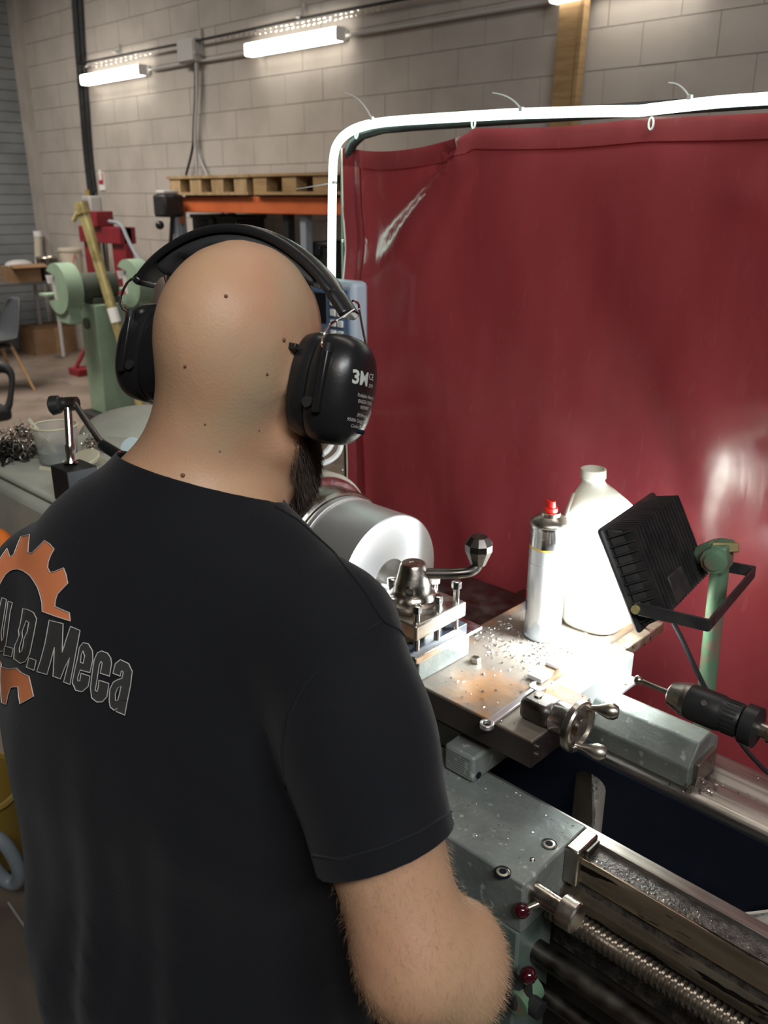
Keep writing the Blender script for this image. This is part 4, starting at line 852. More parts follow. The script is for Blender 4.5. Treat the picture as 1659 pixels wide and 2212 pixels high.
# ================================================================== THINGS ON THE HEADSTOCK
zh = 1.2205
q = W(168, 1078, Z=zh); mx_, my_ = q.x, q.y
t = thing('dial_stand', 'black magnetic base with a jointed chrome arm on the headstock', 'magnetic stand', (mx_, my_, zh))
du = rotv(1, 0, math.radians(0)); 
obj('magnet_base', B().box(mx_-.030, my_-.028, zh, mx_+.030, my_+.028, zh+.062), M['blackm'], t, bev=.002)
obj('base_switch', B().lathe((mx_+.03, my_+.005, zh+.03), (1, 0, 0), [(0, .014), (.008, .014), (.010, .006)], 14), M['steel'], t)
top = Vector((mx_-.008, my_, zh+.062)); j1 = W(146, 872, d=(top-EYE).dot(FW)+.01)
obj('lower_joint', B().lathe(top, j1-top, [(0, .012), (.004, .012), (.006, .0075), (.020, .0075), (.024, .009), (.034, .009)], 16), M['chrome'], t)
obj('lower_arm', B().cyl(top.lerp(j1, .22), j1, .0070), M['chrome'], t)
obj('pivot_clamp', B().cyl(j1-RT*.004+FW*.004, j1+RT*.016, .0125).cyl(j1-RT*.012, j1-RT*.002, .010), M['darksteel'], t)
obj('pivot_knob', B().lathe(j1-RT*.006+UP*.0, -RT-UP*.15, [(0, .012), (.006, .012), (.008, .016), (.022, .0175), (.026, .012)], 10), M['blackm'], t)
j2 = W(222, 962, d=(j1-EYE).dot(FW)-.03)
obj('upper_arm', B().cyl(j1+RT*.012, j2, .0058), M['darksteel'], t)
j3 = W(268, 990, d=(j1-EYE).dot(FW)-.06)
obj('end_clamp', B().cyl(j2, j3, .0100), M['blackp'], t); obj('end_joint', B().ball(j2, .0095), M['steel'], t); obj('orange_mark', B().ball(W(258, 978, d=(j3-EYE).dot(FW)-.005), .0035, 8, 6), M['orangecloth'], t)
# plastic tub
q = W(128, 998, Z=zh); 
t = thing('plastic_tub', 'clear round plastic tub behind the black magnetic base', 'tub', (q.x, q.y, zh))
obj('wall', B().lathe(q, (0, 0, 1), [(0, .001), (0, .034), (.003, .036), (.076, .043), (.076, .0415), (.005, .0345), (.004, .001)], 32), M['clear'], t)
obj('rim', B().tube([q+Vector((.0435*math.cos(a), .0435*math.sin(a), .076)) for a in [k*math.pi/16 for k in range(32)]], .0022, 6, closed=True), M['cream'], t)
obj('dirty_liquid', B().lathe(q+Vector((0, 0, .004)), (0, 0, 1), [(0, .033), (.022, .0355)], 24), M['hosegrey'], t)
for k, (a, c_, lab) in enumerate((((62, 905), (138, 1000), 'longer pale wooden stirring stick leaning in the clear tub'), ((205, 985), (243, 1003), 'short pale wooden stick lying beside the magnetic base'), ((85, 1010), (124, 1016), 'small pale stick lying in front of the clear tub'))):
    if k == 0: p0, p1 = W(*a, d=(q-EYE).dot(FW)-.02), W(*c_, d=(q-EYE).dot(FW)-.03)
    else: p0, p1 = W(*a, Z=zh+.002+(.02 if k == 1 else 0)), W(*c_, Z=zh+.002+(.02 if k == 1 else 0))
    dd = p1-p0; sd_ = dd.cross(FW).normalized(); tag(obj('wooden_stick', B().obox((p0+p1)/2, dd/2, sd_*.0035, FW*.0015), M['cream'], bev=.0006), lab, 'stick')
q = W(188, 1005, Z=zh+.006); tag(obj('cream_lid', B().lathe(q+Vector((0, 0, .012)), (.15, -.3, 1), [(0, .027), (.006, .028), (.008, .026), (.009, .001)], 28), M['cream']), 'small round cream lid propped behind the magnetic base', 'lid')
q = W(288, 972, d=1.62); tag(obj('round_paper_disc', B().lathe(q, (.55, -.75, .35), [(0, .001), (0, .024), (.004, .024), (.005, .001)], 28), M['paper']), 'pale blue round disc beside the man\'s neck', 'disc')
# swarf heap
b = B(); q0 = W(18, 990, Z=zh)
for _ in range(330):
    c_ = Vector((q0.x+rng.normal()*.030, q0.y+rng.normal()*.032, zh+abs(rng.normal())*.020+.002)); dr2 = Vector(rng.normal(size=3)).normalized(); _a, uu, ww = frame(dr2); r_ = rng.uniform(.004, .010); a0 = rng.uniform(0, 6)
    b.tube([c_+uu*r_*math.cos(a0+s*5)+ww*r_*math.sin(a0+s*5)+dr2*s*r_ for s in np.linspace(0, 1, 7)], rng.uniform(.0008, .0022), 4)
for v_ in range(len(b.v)):
    if b.v[v_][2] < zh+.0005: b.v[v_] = (b.v[v_][0], b.v[v_][1], zh+.0005)
tag(obj('swarf_heap', b, M['darksteel']), 'heap of dark tangled swarf at the left end of the headstock', 'metal swarf', kind='stuff')
b = B(); q0 = W(48, 940, Z=zh+.05)
for _ in range(90):
    c_ = Vector((q0.x+rng.normal()*.018, q0.y+rng.normal()*.020, q0.z-.008+rng.normal()*.011)); dr2 = Vector(rng.normal(size=3)).normalized(); _a, uu, ww = frame(dr2); r_ = rng.uniform(.006, .016); a0 = rng.uniform(0, 6)
    b.tube([c_+uu*r_*math.cos(a0+s*5)+ww*r_*math.sin(a0+s*5)+dr2*s*r_ for s in np.linspace(0, 1, 9)], .0004, 3)
tag(obj('fine_shavings', b, M['steel']), 'wispy pale shavings on top of the dark swarf heap', 'metal swarf', kind='stuff')
b = B(); 
for _ in range(120):
    q0 = W(200+rng.normal()*9, 965+rng.normal()*10, Z=zh+.012); c_ = Vector(q0)+Vector((0, 0, rng.uniform(-.008, .008))); dr2 = Vector(rng.normal(size=3)).normalized(); _a, uu, ww = frame(dr2); r_ = rng.uniform(.003, .007); a0 = rng.uniform(0, 6)
    b.tube([c_+uu*r_*math.cos(a0+s*5)+ww*r_*math.sin(a0+s*5)+dr2*s*r_ for s in np.linspace(0, 1, 7)], .0010, 4)
tag(obj('dark_swarf', b, M['steel']), 'dark swarf behind the magnetic stand, right of the clear tub', 'metal swarf', kind='stuff')
# ================================================================== PERSON
def np3(v): return np.array([v[0], v[1], v[2]], float)
def nets(fn, lo, hi, h):
    lo = np.array(lo); n = np.ceil((np.array(hi)-lo)/h).astype(int)+1
    ax = [lo[i]+h*np.arange(n[i]) for i in range(3)]
    P = np.stack(np.meshgrid(*ax, indexing='ij'), -1).reshape(-1, 3)
    V = np.concatenate([fn(c) for c in np.array_split(P, 12)]).reshape(n)
    s = V < 0; nx, ny, nz = n-1
    cs = np.zeros((nx, ny, nz), int)
    for a in (0, 1):
        for b in (0, 1):
            for c in (0, 1): cs += s[a:nx+a, b:ny+b, c:nz+c]
    idx = -np.ones((nx, ny, nz), int); act = (cs > 0) & (cs < 8); I, J, K = np.nonzero(act); idx[act] = np.arange(len(I))
    acc = np.zeros((len(I), 3)); cnt = np.zeros(len(I))
    for d in range(3):
        o = [q for q in range(3) if q != d]
        for a in (0, 1):
            for b in (0, 1):
                s0 = [0, 0, 0]; s0[o[0]] = a; s0[o[1]] = b; s1 = list(s0); s1[d] = 1
                v0 = V[I+s0[0], J+s0[1], K+s0[2]]; v1 = V[I+s1[0], J+s1[1], K+s1[2]]; m = (v0 < 0) != (v1 < 0)
                t = np.where(m, v0/np.where(m, v0-v1, 1), 0); p = np.stack([I+s0[0], J+s0[1], K+s0[2]], 1).astype(float); p[:, d] += t
                acc[m] += p[m]; cnt[m] += 1
    vs = lo+h*acc/cnt[:, None]; F = []
    for d in range(3):
        o = [(d+1) % 3, (d+2) % 3]; sl0 = [slice(1, -1)]*3; sl0[d] = slice(0, -1); sl1 = list(sl0); sl1[d] = slice(1, None)
        m = s[tuple(sl0)] != s[tuple(sl1)]; q = np.argwhere(m); q = q+[0 if k == d else 1 for k in range(3)]; ins = s[q[:, 0], q[:, 1], q[:, 2]]
        def cell(a, b):
            r = q.copy(); r[:, o[0]] -= a; r[:, o[1]] -= b; return idx[r[:, 0], r[:, 1], r[:, 2]]
        f = np.stack([cell(0, 0), cell(1, 0), cell(1, 1), cell(0, 1)], 1); f[~ins] = f[~ins][:, ::-1]; F.append(f[(f >= 0).all(1)])
    return vs, np.concatenate(F)
def cone(a, b, ra, rb, sq=None, fl=1.0):
    a, b = np3(a), np3(b); ba = b-a; L2 = ba @ ba
    def f(P):
        t = np.clip(((P-a) @ ba)/L2, 0, 1); d = P-a-t[:, None]*ba
        if sq is not None:
            s_ = np3(sq); c_ = d @ s_; d = d+np.outer(c_*(1/fl-1), s_)
        return np.linalg.norm(d, axis=1)-(ra+(rb-ra)*t)
    return f
def ell(c, A, r):
    c = np3(c); A = np.array([np3(v) for v in A]); r = np.array(r)
    def f(P):
        q = (P-c) @ A.T; k0 = np.linalg.norm(q/r, axis=1); k1 = np.linalg.norm(q/r**2, axis=1)+1e-9; return k0*(k0-1)/k1
    return f
def smin(a, b, k):
    h = np.clip(.5+.5*(b-a)/k, 0, 1); return b+(a-b)*h-k*h*(1-h)
def union(prims):
    def f(P):
        v = None
        for p, k in prims: v = p(P) if v is None else smin(v, p(P), k)
        return v
    return f
# body axes: lateral (to his right) and forward
ab = math.radians(24.5); LAT = RT*math.cos(ab)-FH*math.sin(ab); FWB = FH*math.cos(ab)+RT*math.sin(ab)
shR, shL = W(716, 1378, d=.775), W(122, 1280, d=.945)
mid = (shR+shL)/2
elR = W(896, 2070, d=.735); wrR = W(905, 2215, d=.97)
elL = shL+FWB*.10-LAT*.05+Vector((0, 0, -.27)); wrL = elL+FWB*.20+LAT*.10+Vector((0, 0, .0))
# head frame
earL, earR = W(345, 770, d=.875), W(700, 835, d=.79)
em = (earL+earR)/2; hl = (earR-earL).normalized(); hf = (FWB-hl*FWB.dot(hl)).normalized(); hup = hl.cross(hf).normalized()
if hup.z < 0: hup = -hup
tilt = math.radians(20); hf2 = hf*math.cos(tilt)-hup*math.sin(tilt); hu2 = hup*math.cos(tilt)+hf*math.sin(tilt)
def H_(x, y, z): return em+hl*x+hf2*y+hu2*z           # right, forward, up from the mid-ear point
AXH = (hl, hf2, hu2)
nb_ = W(413, 1085, d=.86)
em = em+hl*.007
neck_top = H_(0, -.012, -.005)
head = [(ell(H_(0, -.010, .040), AXH, (.0635, .094, .080)), 0), (ell(H_(0, -.034, .018), AXH, (.0600, .064, .068)), .03),
        (ell(H_(0, .045, -.045), AXH, (.058, .062, .075)), .03), (ell(H_(0, .060, -.095), AXH, (.040, .042, .028)), .03),
        (cone(H_(.050, .022, -.058), H_(.028, .085, -.098), .022, .020), .02), (cone(H_(-.050, .022, -.058), H_(-.028, .085, -.098), .022, .020), .02),
        (cone(H_(0, .098, .010), H_(0, .122, -.030), .008, .013), .012), (cone(H_(-.011, .108, -.034), H_(.011, .108, -.034), .009, .009), .008),
        (cone(H_(-.030, .090, .022), H_(.030, .090, .022), .010, .010), .015), (cone(H_(-.018, .102, -.062), H_(.018, .102, -.062), .007, .007), .008),
        (cone(H_(-.016, .100, -.072), H_(.016, .100, -.072), .007, .007), .006),
        (ell(H_(.076, 0, .0), AXH, (.010, .016, .030)), .006), (ell(H_(-.076, 0, .0), AXH, (.010, .016, .030)), .006)]
neck = [(cone(neck_top, nb_, .050, .058), .03), (cone(H_(0, -.030, -.01), nb_-FWB*.016, .044, .052), .03),
        (cone(H_(-.032, -.01, -.03), nb_-LAT*.028-Vector((0, 0, .02)), .024, .032), .03),
        (cone(H_(-.008, .01, -.070), nb_+FWB*.035-LAT*.012, .030, .040), .03)]
UPZn = Vector((0, 0, 1))
def tor(z, a, b_, fo=0, lo_=0):
    c = Vector((mid.x, mid.y, z))+FWB*fo+LAT*(lo_-.012); return c
zs = [(1.36, .140, .080, .0), (1.28, .172, .104, .0), (1.20, .212, .116, .008), (1.12, .211, .116, .010), (1.02, .192, .112, .008), (.92, .190, .118, 0), (.84, .188, .118, 0)]
torso = []
for z, a, b_, fo in zs: torso.append((ell(tor(z, a, b_, fo), (LAT, FWB, UPZn), (a, b_, .10)), .05))
trap = [(cone(shR+LAT*-.02+Vector((0, 0, .005)), nb_+LAT*.01-Vector((0, 0, .015)), .052, .054), .045), (cone(shL+LAT*.02+Vector((0, 0, .012)), nb_-LAT*.016-Vector((0, 0, .008)), .054, .056), .045)]
armsR = [(cone(shR, shR.lerp(elR, .45), .056, .055), .04), (cone(shR.lerp(elR, .40), elR, .056, .048), .03)]
fR = (wrR-elR)
armsR += [(cone(elR, elR+fR*.25+RT*.012, .045, .052), .03), (cone(elR+fR*.25+RT*.012, wrR, .052, .030), .03), (ell(W(1010, 2078, d=.765), (RT, UP, FW), (.036, .052, .050)), .03)]
armsL = [(cone(shL, shL.lerp(elL, .5), .066, .056), .05), (cone(shL.lerp(elL, .5), elL, .056, .044), .03), (cone(elL, wrL, .046, .029), .03)]
def hand(w, fd, up_, s):
    fd = fd.normalized(); sd_ = fd.cross(up_).normalized()*s; un = sd_.cross(fd).normalized()
    if un.dot(up_) < 0: un = -un
    out = [(cone(w, w+fd*.045, .026, .030, un, .55), .02), (cone(w+fd*.03, w+fd*.085, .036, .038, un, .38), .02)]
    for k, ln in enumerate((.068, .076, .070, .054)):
        b0 = w+fd*.088+sd_*(.030-.020*k); b1 = b0+fd*ln*.45-un*.010; b2 = b1+fd*ln*.18-un*ln*.33; b3 = b2-fd*ln*.16-un*ln*.20
        out += [(cone(b0, b1, .0095, .0088), .004), (cone(b1, b2, .0088, .0080), .003), (cone(b2, b3, .0080, .0068), .003)]
    t0 = w+fd*.035+sd_*.030; t1 = t0+fd*.035+sd_*.024-un*.012; t2 = t1+fd*.030-un*.010; out += [(cone(t0, t1, .013, .0105), .010), (cone(t1, t2, .0100, .0080), .003)]
    return out
hR = hand(wrR, (fR.normalized()*.6+FWB*.5+Vector((0, 0, -.4))), Vector((0, 0, 1)), -1)
hL = hand(wrL, (wrL-elL).normalized()+Vector((0, 0, -.2)), Vector((0, 0, 1)), 1)
hipc = Vector((mid.x, mid.y, .86)); feet = []
legs = []
for s in (1, -1):
    h0 = hipc+LAT*(s*.095); k0_ = Vector((h0.x, h0.y, .47))+LAT*(s*.03)+FWB*.03; a0_ = Vector((h0.x, h0.y, .10))+LAT*(s*.05)-FWB*.02; feet.append(a0_)
    legs += [(cone(h0, k0_, .090, .062), .05), (cone(k0_, a0_, .060, .042), .03), (cone(a0_+Vector((0, 0, -.04)), a0_+FWB*.15+Vector((0, 0, -.065)), .036, .024), .02)]
bodyf = union(head+neck+trap+torso+armsR+armsL+hR+hL+legs)
body_core = union(trap+torso)
pers = thing('person', 'bald bearded man in a black t-shirt seen from behind, bending over the lathe', 'person', (mid.x, mid.y, 0))
def sdf_obj(name, fn, lo, hi, h, m, parent, smooth_it=0, keep=None, **k):
    vs, fs = nets(fn, lo, hi, h)
    if keep is not None:
        ok = keep(vs); fs = fs[ok[fs].all(1)]
        used = np.unique(fs); mp = -np.ones(len(vs), int); mp[used] = np.arange(len(used)); vs = vs[used]; fs = mp[fs]
    org = ORG[parent] if parent else Vector((0, 0, 0)); vs = vs-np3(org)
    me = bpy.data.meshes.new(name); me.from_pydata(vs.tolist(), [], fs.tolist()); me.update()
    bm = bmesh.new(); bm.from_mesh(me); bmesh.ops.recalc_face_normals(bm, faces=bm.faces)
    for _ in range(smooth_it): bmesh.ops.smooth_vert(bm, verts=bm.verts, factor=.5, use_axis_x=True, use_axis_y=True, use_axis_z=True)
    bm.to_mesh(me); bm.free()
    me.polygons.foreach_set('use_smooth', [True]*len(me.polygons)); me.materials.append(m)
    o = bpy.data.objects.new(name, me); COL.objects.link(o); o.parent = parent; ORG[o] = org
    return tag(o, **k)
# the whole body: coarse below, fine for head, arms: one surface
body = sdf_obj('body', bodyf, (mid.x-.50, mid.y-.42, 0.0), (mid.x+.62, mid.y+.50, 1.76), .0085, M['skin'], pers, 2)
# finer continuous skin is obtained by subdividing once
sb = body.modifiers.new('sub', 'SUBSURF'); sb.levels = sb.render_levels = 1
# ---- t-shirt
cuffC = W(832, 1835, d=.735); c1_, c2_, c3_ = W(984, 1768, d=.722), W(676, 1862, d=.745), W(800, 1878, d=.670)
armd = (elR-shR).normalized(); cn = (c1_-c2_).cross(c3_-c2_).normalized(); cn = cn if cn.dot(armd) > 0 else -cn
slv = [(cone(shR+Vector((0, 0, .002)), shR.lerp(cuffC, .5), .058, .058), .05), (cone(shR.lerp(cuffC, .45), cuffC+armd*.07, .058, .058), .03)]
ldL = (elL-shL).normalized(); slvL = [(cone(shL+Vector((0, 0, .004)), shL+ldL*.30, .066, .066), .05)]
core2 = union(torso+trap+neck[:2])
sl2 = union(slv); slL2 = union(slvL)
def shirtf(P):
    v = core2(P)-.009
    zrel = np.clip((1.28-P[:, 2])/.35, 0, 1)
    q = P-np3(mid); la = q @ np3(LAT); fo = q @ np3(FWB)
    v = v-.020*zrel
    v = smin(v, sl2(P)-.004, .022); v = smin(v, slL2(P)-.004, .03)
    th = np.arctan2(la, -fo)
    # hanging folds of the back, drape at the armpits, cloth ripples
    fold = .0045*zrel*np.sin(th*9+3*P[:, 2]+.8*np.sin(P[:, 2]*14))+.003*zrel*np.sin(th*17-6*P[:, 2])
    d2 = la*.7+(P[:, 2]-1.2)*.9; fold += .0022*np.sin(d2*60+2*np.sin(la*14))*np.clip(1-abs(la-.12)/.12, 0, 1)*np.clip(1-abs(P[:, 2]-1.18)/.14, 0, 1)
    s_ = (P-np3(shR)) @ np3(armd); r_ = (P-np3(shR)) @ np3(RT); nearArm = np.clip(1-np.abs(r_-.02)/.1, 0, 1)*np.clip(s_/.1, 0, 1)
    fold += .0018*nearArm*np.sin(r_*55+s_*24)
    return v-fold
# neckline plane is set below from points of the uncut shirt
def keep(v): return v[:, 2] > .80
def clip_shell(o, planes):
    bm = bmesh.new(); bm.from_mesh(o.data); og = ORG[o]
    for co, no, mask in planes:
        co = co-og; bm.faces.ensure_lookup_table()
        C_ = np.array([np3(f.calc_center_median()+og) for f in bm.faces]); mk_ = mask(C_)
        fcs = [f for f, q in zip(bm.faces, mk_) if q]; g = set(fcs)
        for f in fcs: g.update(f.edges); g.update(f.verts)
        bmesh.ops.bisect_plane(bm, geom=list(g), plane_co=co, plane_no=no)
        C_ = np.array([np3(f.calc_center_median()+og) for f in bm.faces]); mk_ = mask(C_)
        kill = [f for f, q in zip(bm.faces, mk_) if q and (f.calc_center_median()-co).dot(no) > 0]
        bmesh.ops.delete(bm, geom=kill, context='FACES')
    bmesh.ops.delete(bm, geom=[v for v in bm.verts if not v.link_faces], context='VERTS')
    bm.to_mesh(o.data); bm.free(); o.data.polygons.foreach_set('use_smooth', [True]*len(o.data.polygons))
sh = sdf_obj('t_shirt', shirtf, (mid.x-.50, mid.y-.42, .76), (mid.x+.50, mid.y+.45, 1.56), .0085, M['shirt'], pers, 2, keep, label='black short-sleeved t-shirt with an orange gear print')
# ---- surface lookups
def bvh(o):
    bm = bmesh.new(); bm.from_mesh(o.data); bmesh.ops.translate(bm, verts=bm.verts, vec=ORG[o]); t = BVHTree.FromBMesh(bm); bm.free(); return t
def hit(px, py, tree, off):
    r = (FW+RT*((px-829.5)/FPX)+UP*((1106-py)/FPX)).normalized(); h, n, i, d = tree.ray_cast(EYE, r)
    k = 0
    while h is None and k < 60:
        k += 1; px += 3 if px < 600 else -3; r = (FW+RT*((px-829.5)/FPX)+UP*((1106-py)/FPX)).normalized(); h, n, i, d = tree.ray_cast(EYE, r)
    if h is None: h, n, i, d = tree.find_nearest(EYE+r*.86)
    if n.dot(r) > 0: n = -n
    return h+n*off
bU = bvh(sh); n1_, n2_, n3_ = hit(275, 997, bU, 0), hit(575, 1084, bU, 0), hit(425, 1048, bU, 0)
cN = (n2_-n1_).cross(n3_-n1_).normalized(); cN = cN if cN.z > 0 else -cN
clip_shell(sh, [
    (cuffC, cn, lambda P: (sl2(P) < core2(P)-.030) & ((P-np3(cuffC)) @ np3(cn) > -.03)),
    (shL+ldL*.20, ldL, lambda P: (slL2(P) < core2(P)-.020) & ((P-np3(shL)) @ np3(ldL) > .15)),
    (n3_, cN, lambda P: (np.linalg.norm(P-np3(nb_), axis=1) < .30) & (P[:, 2] > 1.36)),
    (Vector((mid.x, mid.y, .84)), Vector((0, 0, -1)), lambda P: P[:, 2] < .90)])
m_ = sh.modifiers.new('solid', 'SOLIDIFY'); m_.thickness = .0022; m_.offset = -1
m_ = sh.modifiers.new('sub', 'SUBSURF'); m_.levels = m_.render_levels = 1
# ---- trousers, shoes
trf = union([(ell(hipc+Vector((0, 0, .03)), (LAT, FWB, UPZn), (.188, .125, .13)), 0)]+[(cone(hipc+LAT*(s*.095), Vector((feet[i].x, feet[i].y, .48))+FWB*.03, .106, .084), .05) for i, s in enumerate((1, -1))]+[(cone(Vector((feet[i].x, feet[i].y, .48))+FWB*.03, feet[i]-Vector((0, 0, .03)), .084, .068), .04) for i in (0, 1)])
def trw(P): return trf(P)-.003*np.sin(P[:, 2]*60+P[:, 0]*40)
tr_ = sdf_obj('trousers', trw, (mid.x-.40, mid.y-.35, .02), (mid.x+.40, mid.y+.40, 1.06), .013, M['trousers'], pers, 1, label='dark work trousers')
for i in (0, 1):
    a0_ = feet[i]; so = sdf_obj('shoe', union([(cone(a0_-FWB*.03-Vector((0, 0, .055)), a0_+FWB*.17-Vector((0, 0, .062)), .044, .036, UPZn, .95), 0), (cone(a0_, a0_-Vector((0, 0, .05)), .052, .048), .02)]), (a0_.x-.3, a0_.y-.3, .0), (a0_.x+.3, a0_.y+.3, .18), .012, M['shoe'], pers, 1)
bS, bB = bvh(sh), bvh(body)
# ---- printed emblem on the back of the shirt
KC = 1475/400
def cpx(p): return (p[0]/KC, 1000+p[1]/KC)
def printed(name, outer, m, hole=None, off=.0032, mp=cpx, cell=9, tree=None, parent=None, label=None):
    loops = [[Vector((*mp(p), 0)) for p in outer]]+([[Vector((*mp(p), 0)) for p in hole]] if hole else [])
    flat = [v for l in loops for v in l]; tris = geometry.tessellate_polygon(loops)
    bm = bmesh.new(); bv = [bm.verts.new(v) for v in flat]
    for t in tris:
        try: bm.faces.new([bv[i] for i in t])
        except ValueError: pass
    xs = [v.x for v in flat]; ys = [v.y for v in flat]
    for a, lo, hi in ((0, min(xs), max(xs)), (1, min(ys), max(ys))):
        k = lo+cell
        while k < hi:
            co = Vector((k, 0, 0)) if a == 0 else Vector((0, k, 0)); no = Vector((1, 0, 0)) if a == 0 else Vector((0, 1, 0))
            bmesh.ops.bisect_plane(bm, geom=bm.verts[:]+bm.edges[:]+bm.faces[:], plane_co=co, plane_no=no); k += cell
    for v in bm.verts: v.co = hit(v.co.x, v.co.y, tree or bS, off)-ORG[parent or pers]
    me = bpy.data.meshes.new(name); bm.to_mesh(me); bm.free(); me.materials.append(M[m]); o = bpy.data.objects.new(name, me); COL.objects.link(o); o.parent = parent or sh; ORG[o] = ORG[parent or pers]
    me.polygons.foreach_set('use_smooth', [True]*len(me.polygons)); 
    return tag(o, label=label)
def outline(loops, wpx=1.0, off=.0040):
    b = B()
    for lp_ in loops:
        P = [Vector(cpx(p)) for p in lp_]; Q = []
        for i in range(len(P)):
            a, c = P[i], P[(i+1) % len(P)]; n = max(1, int((c-a).length/8)); Q += [a.lerp(c, k/n) for k in range(n)]
        b.tube([hit(q.x, q.y, bS, off) for q in Q], .00042*wpx, 5, closed=True)
    return b
gear1 = [(0,920),(8,850),(15,800),(25,775),(82,695),(108,762),(138,740),(160,680),(190,605),(265,582),(258,660),(255,715),(285,725),(330,680),(385,625),(425,650),(462,690),(435,740),(415,790),(410,835),(430,875),(480,860),(535,838),(555,890),(568,960),(520,1010),(488,1045),(472,1090),(467,1140),(520,1165),(580,1190),(588,1255),(480,1222),(368,1182),(365,1110),(350,1050),(330,990),(300,940),(270,900),(240,878),(210,860),(175,852),(140,854),(110,865),(75,890),(45,935),(20,980),(0,1030)]
gear2 = [(0,1545),(20,1560),(40,1585),(45,1620),(80,1635),(120,1638),(165,1630),(200,1665),(262,1692),(280,1770),(298,1850),(240,1885),(190,1912),(180,1850),(175,1780),(140,1780),(118,1785),(95,1850),(80,1920),(45,1905),(35,1800),(30,1710),(0,1690)]
em_o = printed('gear_print', gear1, 'printorange', label='orange gear print'); ORG_s = em_o
g2 = printed('gear_print', gear2, 'printorange', label='orange gear print')
letters = {
 'u': ([(45,1070),(82,1085),(60,1220),(40,1340),(44,1408),(58,1380),(62,1310),(78,1210),(95,1098),(131,1112),(112,1180),(100,1280),(78,1440),(50,1494),(25,1485),(2,1470),(1,1400),(8,1250),(25,1150)], None),
 'p': ([(70,1450),(138,1472),(125,1540),(60,1520)], None),
 'd': ([(215,1157),(260,1170),(300,1190),(325,1240),(300,1370),(268,1520),(235,1578),(195,1592),(143,1555),(150,1450),(172,1405),(185,1370),(180,1330),(192,1290),(205,1220)], [(240,1255),(262,1270),(250,1340),(222,1400),(218,1440),(208,1490),(188,1508),(187,1470),(212,1385),(210,1340),(225,1300)]),
 'q': ([(262,1547),(320,1567),(303,1645),(243,1622)], None),
 'm': ([(422,1250),(532,1277),(528,1390),(525,1500),(555,1400),(590,1298),(665,1330),(625,1540),(585,1755),(535,1735),(583,1545),(545,1620),(510,1712),(452,1690),(458,1580),(463,1465),(435,1570),(405,1677),(325,1655),(358,1550),(388,1440)], None),
 'e': ([(690,1425),(730,1435),(762,1490),(764,1560),(742,1660),(665,1640),(645,1700),(648,1728),(662,1725),(672,1665),(742,1688),(728,1770),(680,1812),(630,1800),(603,1740),(622,1640),(645,1540),(660,1460)], [(688,1490),(700,1530),(688,1588),(668,1580),(674,1520)]),
 'c': ([(835,1490),(880,1508),(905,1545),(912,1590),(895,1688),(822,1665),(838,1585),(828,1572),(815,1600),(800,1700),(783,1800),(798,1808),(808,1770),(812,1720),(890,1745),(875,1850),(840,1890),(795,1892),(755,1860),(745,1780),(760,1660),(775,1560),(800,1505)], None),
 'a': ([(980,1558),(1045,1590),(1073,1650),(1060,1760),(1035,1880),(1015,1995),(945,1965),(958,1940),(930,1957),(900,1930),(892,1880),(898,1790),(925,1735),(960,1715),(992,1705),(1003,1655),(988,1645),(978,1688),(922,1665),(940,1590)], [(985,1765),(975,1820),(960,1878),(942,1880),(940,1830),(960,1780)])}
loops = [gear1, gear2]
for k, (o_, h_) in letters.items():
    printed('full_stop_print' if k in 'pq' else 'letter_print', o_, 'printgrey', h_, label='dark grey outlined letter print' if k not in 'pq' else None); loops.append(o_)
    if h_: loops.append(h_)
ob = outline(loops); oo = obj('print_outline', ob, M['printwhite'], sh, label='thin white outline of the print')
for t_ in [c for c in bpy.data.objects if c.parent == sh]: pass
# stitched seams of the shirt
def seam(pts, off=.0016, r=.0010, n=30):
    P = [Vector(p) for p in pts]; Q = []
    for i in range(len(P)-1):
        m2 = max(2, int((P[i+1]-P[i]).length/14)); Q += [P[i].lerp(P[i+1], k/m2) for k in range(m2)]
    Q.append(P[-1]); return B().tube([hit(q.x, q.y, bS, off) for q in Q], r, 6, sm=1)
for pts in ([(590, 1098), (640, 1128), (720, 1200), (780, 1275), (822, 1342), (858, 1362), (868, 1376)], [(820, 1345), (770, 1372), (710, 1420), (660, 1480), (630, 1545), (618, 1620), (622, 1700)], [(683, 1845), (740, 1855), (830, 1830), (900, 1800), (968, 1755)]):
    obj('seam', seam(pts, .0030, .0010), M['shirt'], sh)
# moles
for px, py, r in ((488, 640, .0018), (613, 734, .0019), (400, 791, .0015), (395, 1027, .0022), (577, 808, .0014), (560, 930, .0009), (475, 975, .0009), (443, 917, .0010)):
    h = hit(px, py, bB, 0); obj('mole', B().ball(h, r, 8, 6), M['mole'], body)
# ---- hair strands (beard, arm)
def strands(name, n, region, L0, rad, m, tree, gdir, jit, lbl=None, accept=None):
    b = B(); k = 0; tries = 0
    while k < n and tries < n*6:
        tries += 1; pt, nn_ = region()
        if pt is None or (accept and not accept(pt)): continue
        k += 1; L_ = L0*rng.uniform(.6, 1.3); d = (nn_*.55+gdir+Vector(rng.normal(size=3))*jit).normalized(); d2 = (d*.6+gdir*.8).normalized(); _, u_, w_ = frame(d); r_ = rad
        p1 = pt+d*L_*.5; p2 = p1+d2*L_*.5
        vs = [pt+u_*r_, pt-u_*r_*.5+w_*r_*.87, pt-u_*r_*.5-w_*r_*.87, p1+u_*r_*.7, p1-u_*r_*.35+w_*r_*.6, p1-u_*r_*.35-w_*r_*.6, p2]
        b.add(vs, [(0, 1, 4, 3), (1, 2, 5, 4), (2, 0, 3, 5), (3, 4, 6), (4, 5, 6), (5, 3, 6)])
    return obj(name, b, M[m], pers, label=lbl, kind='stuff')
